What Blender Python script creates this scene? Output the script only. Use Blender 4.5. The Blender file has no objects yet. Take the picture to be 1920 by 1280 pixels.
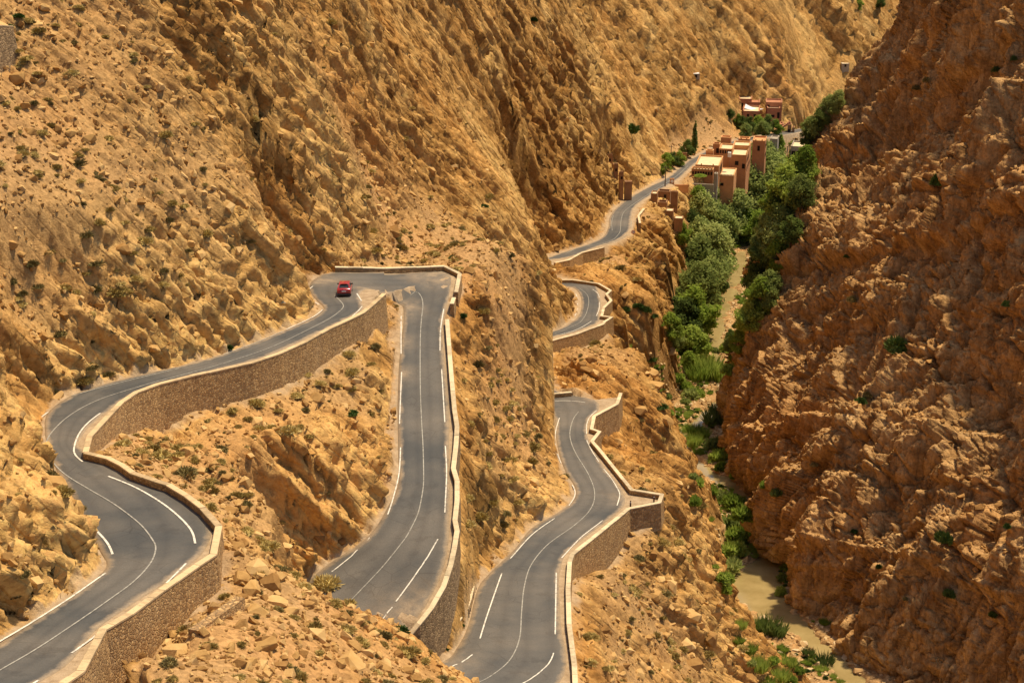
import bpy, bmesh, math, random
import numpy as np
from mathutils import Vector, Matrix

# ------------------------------------------------------------------ camera, sky, sun
scene = bpy.context.scene
COL = scene.collection
CAM_H = 150.0                      # eye height above the river, metres
PITCH = math.radians(20.0)
FPX = 3400.0                       # focal length in pixels of the 1920 px wide photograph
cam_data = bpy.data.cameras.new('camera')
cam_data.sensor_width = 36.0
cam_data.lens = 36.0 * FPX / 1920.0
cam_data.clip_start = 1.0
cam_data.clip_end = 6000.0
cam = bpy.data.objects.new('camera', cam_data)
COL.objects.link(cam)
cam.location = (0, 0, CAM_H)
cam.rotation_euler = (math.pi / 2 - PITCH, 0, 0)
scene.camera = cam

SUN_EL = math.radians(68.0)
SUN_AZ = math.radians(50.0)        # clockwise from +Y (the viewing direction) towards +X
world = bpy.data.worlds.new('World')
scene.world = world
world.use_nodes = True
wn = world.node_tree
bgn = wn.nodes['Background']
sky = wn.nodes.new('ShaderNodeTexSky')
sky.sky_type = 'NISHITA'
sky.sun_disc = False
sky.sun_elevation = SUN_EL
sky.sun_rotation = SUN_AZ
sky.altitude = 1500
sky.dust_density = 7.0
sky.ozone_density = 0.4
wn.links.new(sky.outputs['Color'], bgn.inputs['Color'])
bgn.inputs['Strength'].default_value = 0.12
sun_data = bpy.data.lights.new('sun', 'SUN')
sun_data.energy = 4.9
sun_data.angle = math.radians(3.0)
sun_data.color = (1.0, 0.82, 0.55)
sun = bpy.data.objects.new('sun', sun_data)
COL.objects.link(sun)
sdir = Vector((math.sin(SUN_AZ) * math.cos(SUN_EL), math.cos(SUN_AZ) * math.cos(SUN_EL), math.sin(SUN_EL)))
sun.rotation_euler = sdir.to_track_quat('Z', 'Y').to_euler()
sun.location = (0, 0, 400)
scene.view_settings.view_transform = 'Standard'
scene.view_settings.look = 'None'
scene.view_settings.exposure = 0.1
scene.view_settings.gamma = 1.0
scene.cycles.max_bounces = 4
scene.cycles.diffuse_bounces = 2
scene.cycles.transparent_max_bounces = 6

RNG = np.random.default_rng(7)
random.seed(7)
SP, CP = math.sin(PITCH), math.cos(PITCH)

# ------------------------------------------------------------------ surveying helpers
def ray(px, py):
    px = np.asarray(px, float); py = np.asarray(py, float)
    u = (640.0 - py) / FPX
    return np.stack([(px - 960.0) / FPX + 0 * u, CP + u * SP, -SP + u * CP], -1)

def at_z(px, py, z):
    """point seen at a pixel, at height z relative to the eye"""
    r = ray(px, py)
    d = np.asarray(z, float) / r[..., 2]
    p = r * d[..., None]
    p[..., 2] += CAM_H
    return p

def at_d(px, py, d):
    p = ray(px, py) * np.asarray(d, float)[..., None]
    p[..., 2] += CAM_H
    return p

def catmull(P, step):
    """Catmull-Rom through P (N,k), samples about `step` apart in plan"""
    P = np.asarray(P, float)
    out = []
    n = len(P)
    for i in range(n - 1):
        p0, p1, p2, p3 = P[max(i - 1, 0)], P[i], P[i + 1], P[min(i + 2, n - 1)]
        L = max(np.linalg.norm((p2 - p1)[:3]), 1e-6)
        m = max(2, int(math.ceil(L / step)))
        t = (np.arange(m) / m)[:, None]
        out.append(0.5 * ((2 * p1) + (p2 - p0) * t + (2 * p0 - 5 * p1 + 4 * p2 - p3) * t ** 2 + (-p0 + 3 * p1 - 3 * p2 + p3) * t ** 3))
    out.append(P[-1:])
    return np.concatenate(out)

def resample(P, step):
    P = np.asarray(P, float)
    seg = np.linalg.norm(np.diff(P[:, :3], axis=0), axis=1)
    s = np.concatenate([[0], np.cumsum(seg)])
    m = max(2, int(round(s[-1] / step)) + 1)
    q = np.linspace(0, s[-1], m)
    return np.stack([np.interp(q, s, P[:, k]) for k in range(P.shape[1])], -1)

# ------------------------------------------------------------------ noise
_tab = RNG.random((64, 64, 64)).astype(np.float32)
_jit = RNG.random((32, 32, 32, 3)).astype(np.float32)
_val = RNG.random((32, 32, 32)).astype(np.float32)

def vnoise(p, scale, seed=0):
    """value noise -1..1 of points (N,3)"""
    q = (p * np.float32(1.0 / scale)).astype(np.float32) + np.float32(seed * 7.31 + 100)
    i = np.floor(q).astype(np.int32)
    f = q - i
    f = f * f * f * (f * (f * 6 - 15) + 10)
    i &= 63
    j = (i + 1) & 63
    x0, y0, z0, x1, y1, z1 = i[:, 0], i[:, 1], i[:, 2], j[:, 0], j[:, 1], j[:, 2]
    fx, fy, fz = f[:, 0], f[:, 1], f[:, 2]
    a = _tab[x0, y0, z0] * (1 - fx) + _tab[x1, y0, z0] * fx
    b = _tab[x0, y1, z0] * (1 - fx) + _tab[x1, y1, z0] * fx
    c = _tab[x0, y0, z1] * (1 - fx) + _tab[x1, y0, z1] * fx
    d = _tab[x0, y1, z1] * (1 - fx) + _tab[x1, y1, z1] * fx
    a = a * (1 - fy) + b * fy
    c = c * (1 - fy) + d * fy
    return (a * (1 - fz) + c * fz) * 2 - 1

_R = np.array([[0.36, 0.48, -0.8], [-0.8, 0.6, 0.0], [0.48, 0.64, 0.6]], np.float32)

def fbm(p, scale, octv=4, seed=0, gain=0.5):
    q = p.astype(np.float32); s = 0; a = 1.0; t = 0
    for o in range(octv):
        s = s + a * vnoise(q, scale, seed + o * 3)
        t += a; a *= gain; scale *= 0.5
        q = q @ _R
    return s / t

def worley(p, scale, seed=0):
    """returns F1, F2 (in cell units) and the cell's random value"""
    q = (p * np.float32(1.0 / scale)).astype(np.float32) + np.float32(seed * 3.7 + 50)
    base = np.floor(q - 0.5).astype(np.int32)
    f1 = np.full(len(q), 9, np.float32); f2 = f1.copy(); val = np.zeros(len(q), np.float32)
    for dx in (0, 1):
        for dy in (0, 1):
            for dz in (0, 1):
                c = base + np.array([dx, dy, dz], np.int32)
                k = c & 31
                o = _jit[k[:, 0], k[:, 1], k[:, 2]] * 0.8 + 0.1
                d = q - c - o
                d = np.sqrt((d * d).sum(1))
                near = d < f1
                f2 = np.where(near, f1, np.minimum(f2, d))
                val = np.where(near, _val[k[:, 0], k[:, 1], k[:, 2]], val)
                f1 = np.where(near, d, f1)
    return f1, f2, val

def smooth(a, b, x):
    t = np.clip((x - a) / (b - a), 0, 1)
    return t * t * (3 - 2 * t)

# ------------------------------------------------------------------ roads: (left px, right px, height below the eye)
# looking along the road; inner / cut side first, walled side second
ROADS = {
 'A': [(-90, 1236, 20, 1330, -53.4), (0, 1190, 130, 1262, -54.9), (67, 1150, 186, 1190, -55.9), (134, 1108, 255, 1138, -56.9), (190, 1066, 355, 1066, -58.0),
       (176, 1024, 396, 1030, -58.8), (150, 973, 402, 985, -59.6), (128, 930, 345, 928, -60.4), (100, 880, 250, 886, -61.4), (84, 838, 160, 846, -62.2),
       (78, 806, 164, 816, -63.0), (82, 776, 200, 778, -63.9), (120, 750, 255, 736, -64.7), (178, 728, 300, 719, -65.3), (256, 707, 360, 703, -65.9), (336, 688, 424, 689, -66.5), (420, 663, 500, 670, -67.2),
       (487, 637, 556, 647, -67.9), (537, 617, 612, 619, -68.5), (580, 598, 652, 599, -69.1), (602, 578, 684, 582, -69.6),
       (590, 562, 683, 570, -70.0), (578, 545, 679, 560, -70.4), (580, 525, 680, 555, -70.8), (610, 511, 688, 552, -71.2), (660, 509, 702, 552, -71.5), (720, 509, 722, 553, -71.8)],
 'B': [(722, 553, 720, 509, -71.8), (735, 556, 780, 506, -72.2), (748, 562, 832, 506, -72.6), (753, 572, 850, 525, -73.0), (753, 588, 846, 560, -73.4), (751, 610, 838, 600, -73.9),
       (746, 650, 838, 645, -74.7), (742, 700, 844, 700, -75.6), (740, 766, 850, 768, -77.0), (741, 850, 850, 850, -78.2), (741, 905, 852, 905, -79.0), (724, 946, 851, 958, -79.9),
       (698, 990, 850, 1008, -80.8), (667, 1022, 842, 1058, -81.7), (640, 1039, 825, 1100, -82.4), (600, 1070, 790, 1155, -83.3), (566, 1112, 745, 1205, -84.2), (590, 1180, 690, 1260, -85.2), (620, 1240, 660, 1330, -86.4)],
 'C': [(620, 1240, 660, 1330, -86.4), (740, 1270, 790, 1360, -87.0), (828, 1232, 985, 1330, -87.9), (852, 1205, 1068, 1270, -88.8), (872, 1172, 1062, 1170, -90.0), (890, 1105, 1058, 1100, -91.6), (912, 1082, 1060, 1058, -92.7),
       (956, 1036, 1072, 1034, -94.2), (990, 994, 1115, 998, -95.7), (1036, 969, 1160, 962, -97.0), (1066, 945, 1180, 940, -97.8), (1075, 918, 1170, 912, -98.4),
       (1056, 884, 1146, 884, -99.1), (1044, 850, 1126, 853, -99.9), (1038, 815, 1108, 815, -100.8), (1036, 785, 1112, 785, -101.6), (1020, 760, 1130, 768, -102.3), (1000, 748, 1120, 752, -102.9), (990, 736, 1060, 738, -103.4), (993, 716, 1026, 712, -104.2), (996, 684, 1024, 678, -105.6), (1000, 648, 1024, 652, -107.2)],
 'D': [(1000, 648, 1024, 652, -107.2), (1029, 621, 1036, 637, -108.3), (1048, 612, 1080, 627, -109.2), (1072, 598, 1128, 606, -110.6), (1082, 583, 1130, 590, -111.6), (1084, 566, 1134, 570, -112.5), (1080, 551, 1130, 548, -113.3),
       (1068, 541, 1118, 531, -114.1), (1040, 534, 1072, 525, -114.9), (1005, 522, 1020, 508, -116.0), (1005, 500, 1020, 490, -117.0)],
 'E': [(1005, 500, 1020, 490, -117.0), (1020, 484, 1040, 489, -117.8), (1050, 472, 1074, 484, -119.0), (1096, 458, 1130, 462, -120.2), (1127, 442, 1163, 452, -121.6), (1136, 424, 1186, 432, -122.7), (1138, 408, 1190, 408, -123.8), (1152, 390, 1196, 388, -125.0),
       (1178, 371, 1220, 369, -126.6), (1214, 351, 1253, 349, -128.6), (1253, 329, 1277, 336, -130.6), (1278, 308, 1302, 313, -132.8), (1296, 296, 1322, 300, -134.2), (1345, 272, 1368, 276, -137.6), (1400, 258, 1425, 262, -139.6), (1466, 246, 1490, 252, -141.5), (1500, 240, 1524, 244, -143)],
}
ROAD = {}
for k, st in ROADS.items():
    a = np.array(st, float)
    Lp = at_z(a[:, 0], a[:, 1], a[:, 4]); Rp = at_z(a[:, 2], a[:, 3], a[:, 4])
    LR = catmull(np.concatenate([Lp, Rp], 1), 1.2)
    ROAD[k] = dict(L=LR[:, :3], R=LR[:, 3:], C=(LR[:, :3] + LR[:, 3:]) / 2, Ls=Lp, Rs=Rp)
ROAD_C = np.concatenate([r['C'] for r in ROAD.values()])
ROAD_SEG = np.concatenate([np.stack([r['C'][:-1], r['C'][1:]], 1) for r in ROAD.values()])

def road_z(x, y, segs=None):
    """road level at plan points: height of the closest centre-line point"""
    segs = ROAD_SEG if segs is None else segs
    x = np.atleast_1d(np.asarray(x, float)); y = np.atleast_1d(np.asarray(y, float))
    best = np.full(x.shape, 1e9); bz = np.zeros(x.shape)
    for a, b in segs:
        dx, dy = b[0] - a[0], b[1] - a[1]
        t = np.clip(((x - a[0]) * dx + (y - a[1]) * dy) / (dx * dx + dy * dy + 1e-9), 0, 1)
        d = (x - a[0] - t * dx) ** 2 + (y - a[1] - t * dy) ** 2
        m = d < best
        best = np.where(m, d, best); bz = np.where(m, a[2] + t * (b[2] - a[2]), bz)
    return bz

def seg_of(key):
    r = ROAD[key]['C']
    return np.stack([r[:-1], r[1:]], 1)
# ------------------------------------------------------------------ walls: coping line in px, toe depth below the road
WALLS = {
 'W1': ([(60, 1325, 5.5), (116, 1280, 5.5), (151, 1256, 5.5), (193, 1177, 5.2), (208, 1169, 4.8), (242, 1149, 4.2), (302, 1105, 3.0), (369, 1058, 2.3), (400, 1038, 2), (410, 985, 2.0), (380, 951, 1.0), (349, 927, .7), (316, 907, .5),
         (292, 900, .5), (249, 885, .5), (228, 870, .5), (202, 857, .5), (160, 847, .6), (168, 816, 1.0), (202, 779, 1.6), (228, 752, 2.4), (255, 734, 3.6), (296, 719, 3.6), (356, 704, 3.0), (420, 690, 3.0), (470, 679, 3.0),
         (521, 662, 3.0), (571, 640, 2.6), (614, 616, 2.6), (653, 598, 2.2), (680, 585, 1.8), (697, 571, 2.4), (720, 550, 3.0)], 'A'),
 'W2': ([(628, 500, 1.6), (679, 501, 2), (722, 502, 2.4), (780, 500, 2.6), (833, 498, 2.4), (862, 512, 1.2), (855, 547, .8)], 'AB'),
 'W2b': ([(851, 557, .8), (847, 569, .8)], 'B'),
 'W3': ([(838, 598, .8), (842, 648, .9), (846, 700, .9), (852, 766, .9), (857, 799, 1), (855, 833, 1), (850, 877, 1), (857, 900, 1), (857, 937, 1.2), (853, 974, 1.4), (857, 994, 1.8), (852, 1025, 2.2),
         (845, 1058, 3), (831, 1099, 4), (808, 1139, 4.6), (784, 1169, 5), (764, 1193, 5), (752, 1212, 4.6)], 'B'),
 'W5': ([(1164, 736, 2.4), (1157, 756, 3), (1114, 779, 3), (1109, 803, 2.6), (1124, 808, 2.6), (1110, 826, 2.6), (1132, 852, 3.2), (1184, 917, 3), (1241, 926, 1.8), (1236, 941, 1.8), (1179, 952, 2.6), (1130, 992, 4.8), (1090, 1024, 3.6),
         (1073, 1038, 2.4), (1068, 1052, 1.6), (1065, 1102, 1.6), (1067, 1169, 1.6), (1077, 1246, 1.8), (1080, 1320, 1.8)], 'C'),
 'W7': ([(1029, 639, 2), (1079, 626, 2.2), (1130, 607, 2), (1134, 602, 2), (1147, 594, 1.6), (1128, 592, 1.4), (1132, 576, 1.4), (1146, 563, 1.4), (1137, 551, 1.6), (1145, 544, 1.6), (1122, 531, 1), (1074, 524, 1), (1045, 524, 1)], 'D'),
 'W8': ([(1040, 492, 1.5), (1066, 487, 1.6), (1091, 473, 2.2), (1132, 463, 2.6)], 'E'),
}
PARAPET = 0.68
WALL = {}
for k, (pts, keys) in WALLS.items():
    a = np.array(pts, float)
    segs = np.concatenate([seg_of(q) for q in keys])
    z = np.full(len(a), ROAD[keys[0]]['C'][:, 2].mean() - CAM_H)
    for it in range(25):
        p = at_z(a[:, 0], a[:, 1], z)
        zn = road_z(p[:, 0], p[:, 1], segs) + PARAPET - CAM_H
        z = z + 0.7 * (zn - z)
    p = at_z(a[:, 0], a[:, 1], z)
    WALL[k] = dict(top=p, toe=a[:, 2], segs=segs, keys=keys)

def inside(x, y, poly):
    """even-odd test of plan points in a polygon"""
    poly = np.asarray(poly)[:, :2]
    r = np.zeros(x.shape, bool)
    b0 = poly.min(0); b1 = poly.max(0)
    m = (x >= b0[0]) & (x <= b1[0]) & (y >= b0[1]) & (y <= b1[1])
    xs, ys = x[m], y[m]
    q = np.zeros(xs.shape, bool)
    for a, b in zip(poly, np.roll(poly, -1, 0)):
        if a[1] == b[1]:
            continue
        c = (a[1] > ys) != (b[1] > ys)
        q ^= c & (xs < (b[0] - a[0]) * (ys - a[1]) / (b[1] - a[1]) + a[0])
    r[m] = q
    return r

def offset_line(P, side, dist):
    """shift a plan polyline sideways (side=+1 left of travel)"""
    P = np.asarray(P, float)
    t = np.gradient(P[:, :2], axis=0)
    t /= np.linalg.norm(t, axis=1)[:, None] + 1e-9
    n = np.stack([-t[:, 1], t[:, 0]], 1) * side
    Q = P.copy()
    Q[:, :2] += n * dist
    return Q

# corridors: the carriageway strip of each road and the fill up to each wall
CORR = []
for k, r in ROAD.items():
    L, R = r['L'], r['R']
    w = np.linalg.norm(R - L, axis=1, keepdims=True)
    R2 = R - (R - L) / w * 0.35 if k in 'ABCD' else R
    CORR.append(np.concatenate([L, R2[::-1]]))
for k, w in WALL.items():
    P = resample(w['top'], 1.0)
    cs = np.concatenate([ROAD[q]['C'] for q in w['keys']])
    idx = [int(np.argmin(((cs[:, :2] - p[:2]) ** 2).sum(1))) for p in P]
    Cn = cs[idx]
    d = Cn - P
    dn = np.linalg.norm(d[:, :2], axis=1, keepdims=True) + 1e-9
    Pin = P + d / dn * 0.12
    CORR += [np.array([Pin[i], Pin[i + 1], Cn[i + 1], Cn[i]]) for i in range(len(P) - 1)]

# ------------------------------------------------------------------ river course: px, height, half width of water, half width of bed
RIVER = [(1760, 1420, -135.4, 2.4), (1640, 1310, -136, 2.0), (1560, 1238, -136.6, 2.0), (1500, 1180, -137.2, 2.0), (1440, 1135, -137.7, 3.8), (1412, 1095, -138.1, 3.8), (1440, 1055, -138.5, 2.4), (1458, 1008, -138.9, 1.5), (1440, 968, -139.4, 1.7), (1398, 928, -139.9, 1.5),
         (1345, 898, -140.4, 1.7), (1300, 872, -140.9, 1.9), (1280, 845, -141.3, 1.9), (1284, 815, -141.8, 1.9), (1315, 788, -142.4, 1.5), (1350, 752, -143.1, 1.2), (1356, 715, -143.9, 1.2), (1344, 672, -144.9, 1.4), (1340, 632, -145.9, 2.4), (1352, 590, -147.1, 2.0),
         (1368, 552, -148.1, 1.7), (1384, 508, -149.4, 1.7), (1394, 460, -150.8, 1.7), (1420, 412, -152.2, 3), (1470, 366, -153.6, 3), (1520, 326, -155, 3), (1560, 280, -157, 3), (1640, 230, -159, 3), (1800, 180, -161, 3)]
ra = np.array(RIVER)
RIV = catmull(np.concatenate([at_z(ra[:, 0], ra[:, 1], ra[:, 2]), ra[:, 3:]], 1), 1.5)

# ------------------------------------------------------------------ ground shape away from the roads: spot heights (px, py, distance)
SPOT_D = [
 # slope over road A, far left to hairpin
 (-250, 560, 148), (-250, 300, 160), (-250, 0, 180), (-250, -300, 200), (0, 660, 150), (0, 600, 153), (0, 450, 166), (0, 300, 178), (0, 150, 191), (0, 0, 203), (0, -300, 224),
 (120, 560, 171), (170, 640, 174), (170, 500, 178), (170, 350, 186), (170, 150, 198), (170, 0, 209),
 (250, 640, 182), (336, 600, 188.5), (336, 400, 197), (336, 200, 207), (336, 0, 217), (336, -300, 236),
 (420, 590, 194.5), (480, 570, 201.5), (530, 560, 207.5), (570, 545, 213), (560, 470, 217), (480, 400, 208), (560, 360, 226), (500, 200, 228), (560, 100, 252), (520, 0, 250), (520, -300, 280),
 (600, 480, 229), (620, 440, 237), (640, 380, 246), (655, 470, 246),
 (720, 485, 256), (720, 400, 276), (720, 300, 292), (720, 150, 308), (720, 0, 322), (720, -300, 360),
 (850, 480, 268), (850, 400, 305), (850, 250, 332), (850, 100, 348), (850, 0, 360), (850, -300, 400),
 (950, 475, 290), (950, 450, 312), (950, 400, 338), (950, 300, 366), (950, 150, 384), (950, 0, 402), (930, -300, 450),
 (1050, 448, 399), (1050, 400, 405), (1050, 300, 424), (1050, 150, 440), (1000, 0, 436), (1060, 100, 450), (1130, 200, 468), (1190, 268, 486), (1235, 320, 503), (1110, 410, 432), (1150, 365, 457), (1160, 300, 466), (1190, 330, 480), (1010, -300, 505),
 # gully and flank behind
 (1010, -40, 500), (1060, 0, 530), (1120, 90, 536), (1200, 200, 548), (1240, 262, 556), (1290, 275, 566), (1300, 200, 582), (1300, 100, 594), (1300, 0, 606), (1200, 60, 568), (1200, -40, 585), (1250, -300, 670),
 (1400, 100, 622), (1450, 160, 628), (1450, 60, 644), (1450, 0, 654), (1500, 200, 640), (1560, 170, 672), (1600, 120, 700), (1600, 50, 712), (1600, 0, 722), (1600, -200, 770), (1720, 60, 770), (1720, 0, 790), (1850, 0, 840), (1850, -200, 860), (1450, -300, 730),
 # near rock left, inside the bend of road A
 (-20, 1150, 108), (60, 1080, 112.5), (120, 1020, 117.5), (150, 950, 123), (60, 950, 120), (-20, 950, 113), (130, 900, 130), (95, 840, 139), (70, 780, 147), (20, 800, 137), (-60, 900, 120), (0, 740, 144), (-200, 900, 115), (-200, 1150, 100), (-220, 700, 136),
 # slope between wall A and road B
 (260, 840, 163), (320, 860, 165), (400, 850, 174), (500, 810, 184), (600, 730, 197), (680, 660, 208), (330, 950, 149), (400, 930, 157), (480, 900, 168), (440, 970, 146), (560, 885, 178), (600, 874, 181), (660, 862, 187), (700, 800, 195), (728, 720, 204),
 (560, 1000, 162), (500, 990, 156), (620, 960, 181), (575, 1050, 164), (735, 600, 214.5),
 # near rib at the foot of the picture
 (430, 1010, 132), (500, 1060, 136), (570, 1116, 138), (650, 1156, 140), (720, 1206, 140), (770, 1248, 140), (830, 1296, 140), (890, 1346, 139), (960, 1400, 137), (450, 1130, 122), (560, 1190, 122), (680, 1272, 123), (420, 1240, 112), (560, 1300, 112), (700, 1340, 116), (850, 1400, 118), (300, 1300, 105.5), (230, 1240, 109), (1000, 1450, 125), (700, 1500, 100), (400, 1500, 92), (100, 1500, 88), (-200, 1500, 84), (350, 1180, 116),
 # spur between B and C, and the knob inside the bend of D
 (900, 508, 240), (960, 502, 252), (1000, 500, 262), (1020, 540, 262), (1012, 580, 260), (1026, 600, 261), (1014, 640, 258), (1012, 690, 256), (1010, 745, 252), (1030, 640, 261), (1028, 700, 260), (1034, 780, 256), (1040, 830, 251), (900, 560, 237), (950, 600, 243), (990, 560, 256), (920, 680, 231), (1000, 690, 250), (950, 760, 233), (1000, 800, 245), (920, 860, 217), (970, 860, 227), (1010, 900, 228), (1045, 905, 231), (920, 960, 204), (965, 965, 210), (1020, 945, 219), (905, 1020, 196), (890, 1060, 189),
 (1062, 492, 337), (1058, 510, 333), (1050, 545, 326), (1030, 520, 328), (1066, 520, 338), (1010, 530, 322), (1000, 500, 345),
 # slopes right of C and D down to the river
 (1120, 1150, 199), (1120, 1280, 180), (1150, 1060, 210), (1200, 1150, 208), (1200, 1280, 197), (1280, 1280, 214), (1280, 1150, 225), (1220, 1030, 225), (1200, 985, 228), (1250, 980, 244), (1290, 1000, 255), (1310, 1080, 250), (1355, 1150, 245), (1365, 1280, 233), (1300, 1400, 200), (1400, 1450, 222), (1265, 940, 250),
 (1286, 895, 268), (1262, 905, 262), (1150, 850, 255), (1185, 890, 258), (1210, 860, 272), (1250, 830, 294), (1180, 800, 280), (1200, 740, 298), (1245, 760, 318), (1280, 730, 372), (1110, 690, 288), (1080, 715, 279), (1075, 680, 292), (1150, 700, 290), (1200, 680, 320), (1240, 650, 360), (1290, 690, 386), (1160, 640, 330), (1200, 600, 350), (1240, 590, 370), (1085, 645, 306), (1290, 640, 395),
 (1090, 515, 372), (1150, 500, 388), (1200, 530, 385), (1150, 475, 402), (1230, 560, 402), (1200, 460, 424), (1250, 500, 424), (1280, 540, 430), (1250, 440, 450), (1280, 460, 462), (1230, 410, 458), (1290, 400, 486), (1260, 372, 486), (1300, 346, 502), (1325, 350, 503), (1338, 372, 506), (1352, 368, 510), (1380, 350, 521), (1402, 338, 529), (1436, 322, 541), (1350, 320, 518), (1380, 295, 540), (1300, 320, 512), (1395, 228, 606), (1425, 229, 607), (1440, 244, 607), (1466, 256, 605), (1490, 262, 606), (1385, 206, 620), (1430, 190, 632), (1475, 205, 636), (1400, 250, 600), (1482, 302, 589), (1510, 300, 592), (1445, 285, 584), (1500, 230, 630), (1225, 384, 464), (1250, 404, 460), (1272, 398, 467), (1280, 420, 460), 
]
pts = []
sd = np.array(SPOT_D, float)
pts.append(at_d(sd[:, 0], sd[:, 1], sd[:, 2]))
for k, w in WALL.items():
    p = resample(np.concatenate([w['top'], w['toe'][:, None]], 1), 3.5)
    z = road_z(p[:, 0], p[:, 1], w['segs']) - p[:, 3]
    pts.append(np.stack([p[:, 0], p[:, 1], z], 1))
WALLPTS = np.concatenate([resample(w['top'], 1.0) for w in WALL.values()])
for k, r in ROAD.items():
    for side in ('L', 'R'):
        p = resample(r[side], 4.0)
        dd = np.sqrt(((p[:, None, :2] - WALLPTS[None, :, :2]) ** 2).sum(2)).min(1)
        keep_ = dd > 3.0
        if k in 'CD' and side == 'L':                      # sheer rock wall where the road slips behind the spur
            keep_ &= ~((p[:, 1] > 233) & (p[:, 1] < 300))
        pts.append(p[keep_])
bed_l = offset_line(RIV, 1, 1); bed_r = offset_line(RIV, -1, 1)
for off, dz in ((5.0, 0.5), (-5.0, 0.5), (9.0, 1.4), (-9.0, 1.0)):
    p = resample(offset_line(RIV, 1, off), 9.0)[:, :3]
    p[:, 2] += dz
    pts.append(p)
p = resample(offset_line(RIV, -1, 40.0), 14.0)[:, :3]
p[:, 2] += 3
pts.append(p[p[:, 1] < 430])
CTRL = np.concatenate(pts)
# drop near-duplicates
keep = []
for i, q in enumerate(CTRL):
    if all((q[0] - CTRL[j][0]) ** 2 + (q[1] - CTRL[j][1]) ** 2 > 0.8 for j in keep):
        keep.append(i)
CTRL = CTRL[keep]

def rbf_fit(P, c=2.0, lam=0.3):
    n = len(P)
    r = np.sqrt(((P[:, None, :2] - P[None, :, :2]) ** 2).sum(2) + c * c)
    A = np.zeros((n + 3, n + 3))
    A[:n, :n] = -r + np.eye(n) * lam
    A[:n, n] = 1; A[:n, n + 1:] = P[:, :2]
    A[n, :n] = 1; A[n + 1:, :n] = P[:, :2].T
    b = np.concatenate([P[:, 2], np.zeros(3)])
    return np.linalg.solve(A, b)

def rbf_eval(P, wgt, x, y, c=2.0):
    out = np.empty(len(x), np.float32)
    n = len(P)
    px, py, w = P[:, 0].astype(np.float32), P[:, 1].astype(np.float32), wgt[:n].astype(np.float32)
    for s in range(0, len(x), 20000):
        xx, yy = x[s:s + 20000].astype(np.float32), y[s:s + 20000].astype(np.float32)
        r = np.sqrt((xx[:, None] - px) ** 2 + (yy[:, None] - py) ** 2 + np.float32(c * c))
        out[s:s + 20000] = -(r @ w) + wgt[n] + wgt[n + 1] * xx + wgt[n + 2] * yy
    return out

W_RBF = rbf_fit(CTRL)
GX0, GY0, GST = -150.0, 70.0, 1.25
GNX, GNY = 360, 700
gx = GX0 + GST * np.arange(GNX); gy = GY0 + GST * np.arange(GNY)
GXX, GYY = np.meshgrid(gx, gy, indexing='ij')
BASE = rbf_eval(CTRL, W_RBF, GXX.ravel(), GYY.ravel()).reshape(GNX, GNY)

def grid_sample(G, x, y):
    u = np.clip((x - GX0) / GST, 0, GNX - 1.001); v = np.clip((y - GY0) / GST, 0, GNY - 1.001)
    i = u.astype(int); j = v.astype(int)
    fu = u - i; fv = v - j
    return (G[i, j] * (1 - fu) + G[i + 1, j] * fu) * (1 - fv) + (G[i, j + 1] * (1 - fu) + G[i + 1, j + 1] * fu) * fv

def dist_field(lines, R):
    """distance to polylines on the plan grid, up to R metres"""
    D = np.full((GNX, GNY), R, np.float32)
    for P in lines:
        for a, b in zip(P[:-1], P[1:]):
            i0 = max(int((min(a[0], b[0]) - R - GX0) / GST), 0); i1 = min(int((max(a[0], b[0]) + R - GX0) / GST) + 2, GNX)
            j0 = max(int((min(a[1], b[1]) - R - GY0) / GST), 0); j1 = min(int((max(a[1], b[1]) + R - GY0) / GST) + 2, GNY)
            if i0 >= i1 or j0 >= j1:
                continue
            X, Y = GXX[i0:i1, j0:j1], GYY[i0:i1, j0:j1]
            dx, dy = b[0] - a[0], b[1] - a[1]
            t = np.clip(((X - a[0]) * dx + (Y - a[1]) * dy) / (dx * dx + dy * dy + 1e-9), 0, 1)
            D[i0:i1, j0:j1] = np.minimum(D[i0:i1, j0:j1], np.hypot(X - a[0] - t * dx, Y - a[1] - t * dy))
    return D

edge_lines = []
for k, r in ROAD.items():
    edge_lines += [resample(r['L'], 2.0), resample(r['R'], 2.0)]
wall_lines = [resample(w['top'], 1.5) for w in WALL.values()]
D_ROAD = dist_field(edge_lines + wall_lines, 14.0)
D_WALL = dist_field(wall_lines, 8.0)
riv_lines = [resample(RIV[:, :3], 3.0)]
D_RIV = dist_field(riv_lines, 40.0)
# rock cuts never stand steeper than about 65 degrees over the road
nearm = D_ROAD < 9.0
RZG = np.zeros((GNX, GNY))
RZG[nearm] = road_z(GXX[nearm], GYY[nearm])
lim = RZG + 0.1 + (2.1 + 2.4 * (1 - smooth(150.0, 165.0, GYY)) * (1 - smooth(-32.0, -26.0, GXX))) * np.maximum(D_ROAD - 0.9, 0) + 25.0 * smooth(6.0, 9.0, D_ROAD)
hidden_link = (GXX > -8) & (GXX < 14) & (GYY > 226) & (GYY < 312)
BASE = np.where(nearm & ~hidden_link & (BASE > RZG), np.minimum(BASE, lim), BASE)
# the paved apron inside the hairpin
apron = at_z([655, 668, 684, 722, 722, 716, 697, 680, 660], [560, 545, 540, 545, 553, 555, 572, 586, 597], [-70.6] * 9)
CORR.append(apron)
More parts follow.
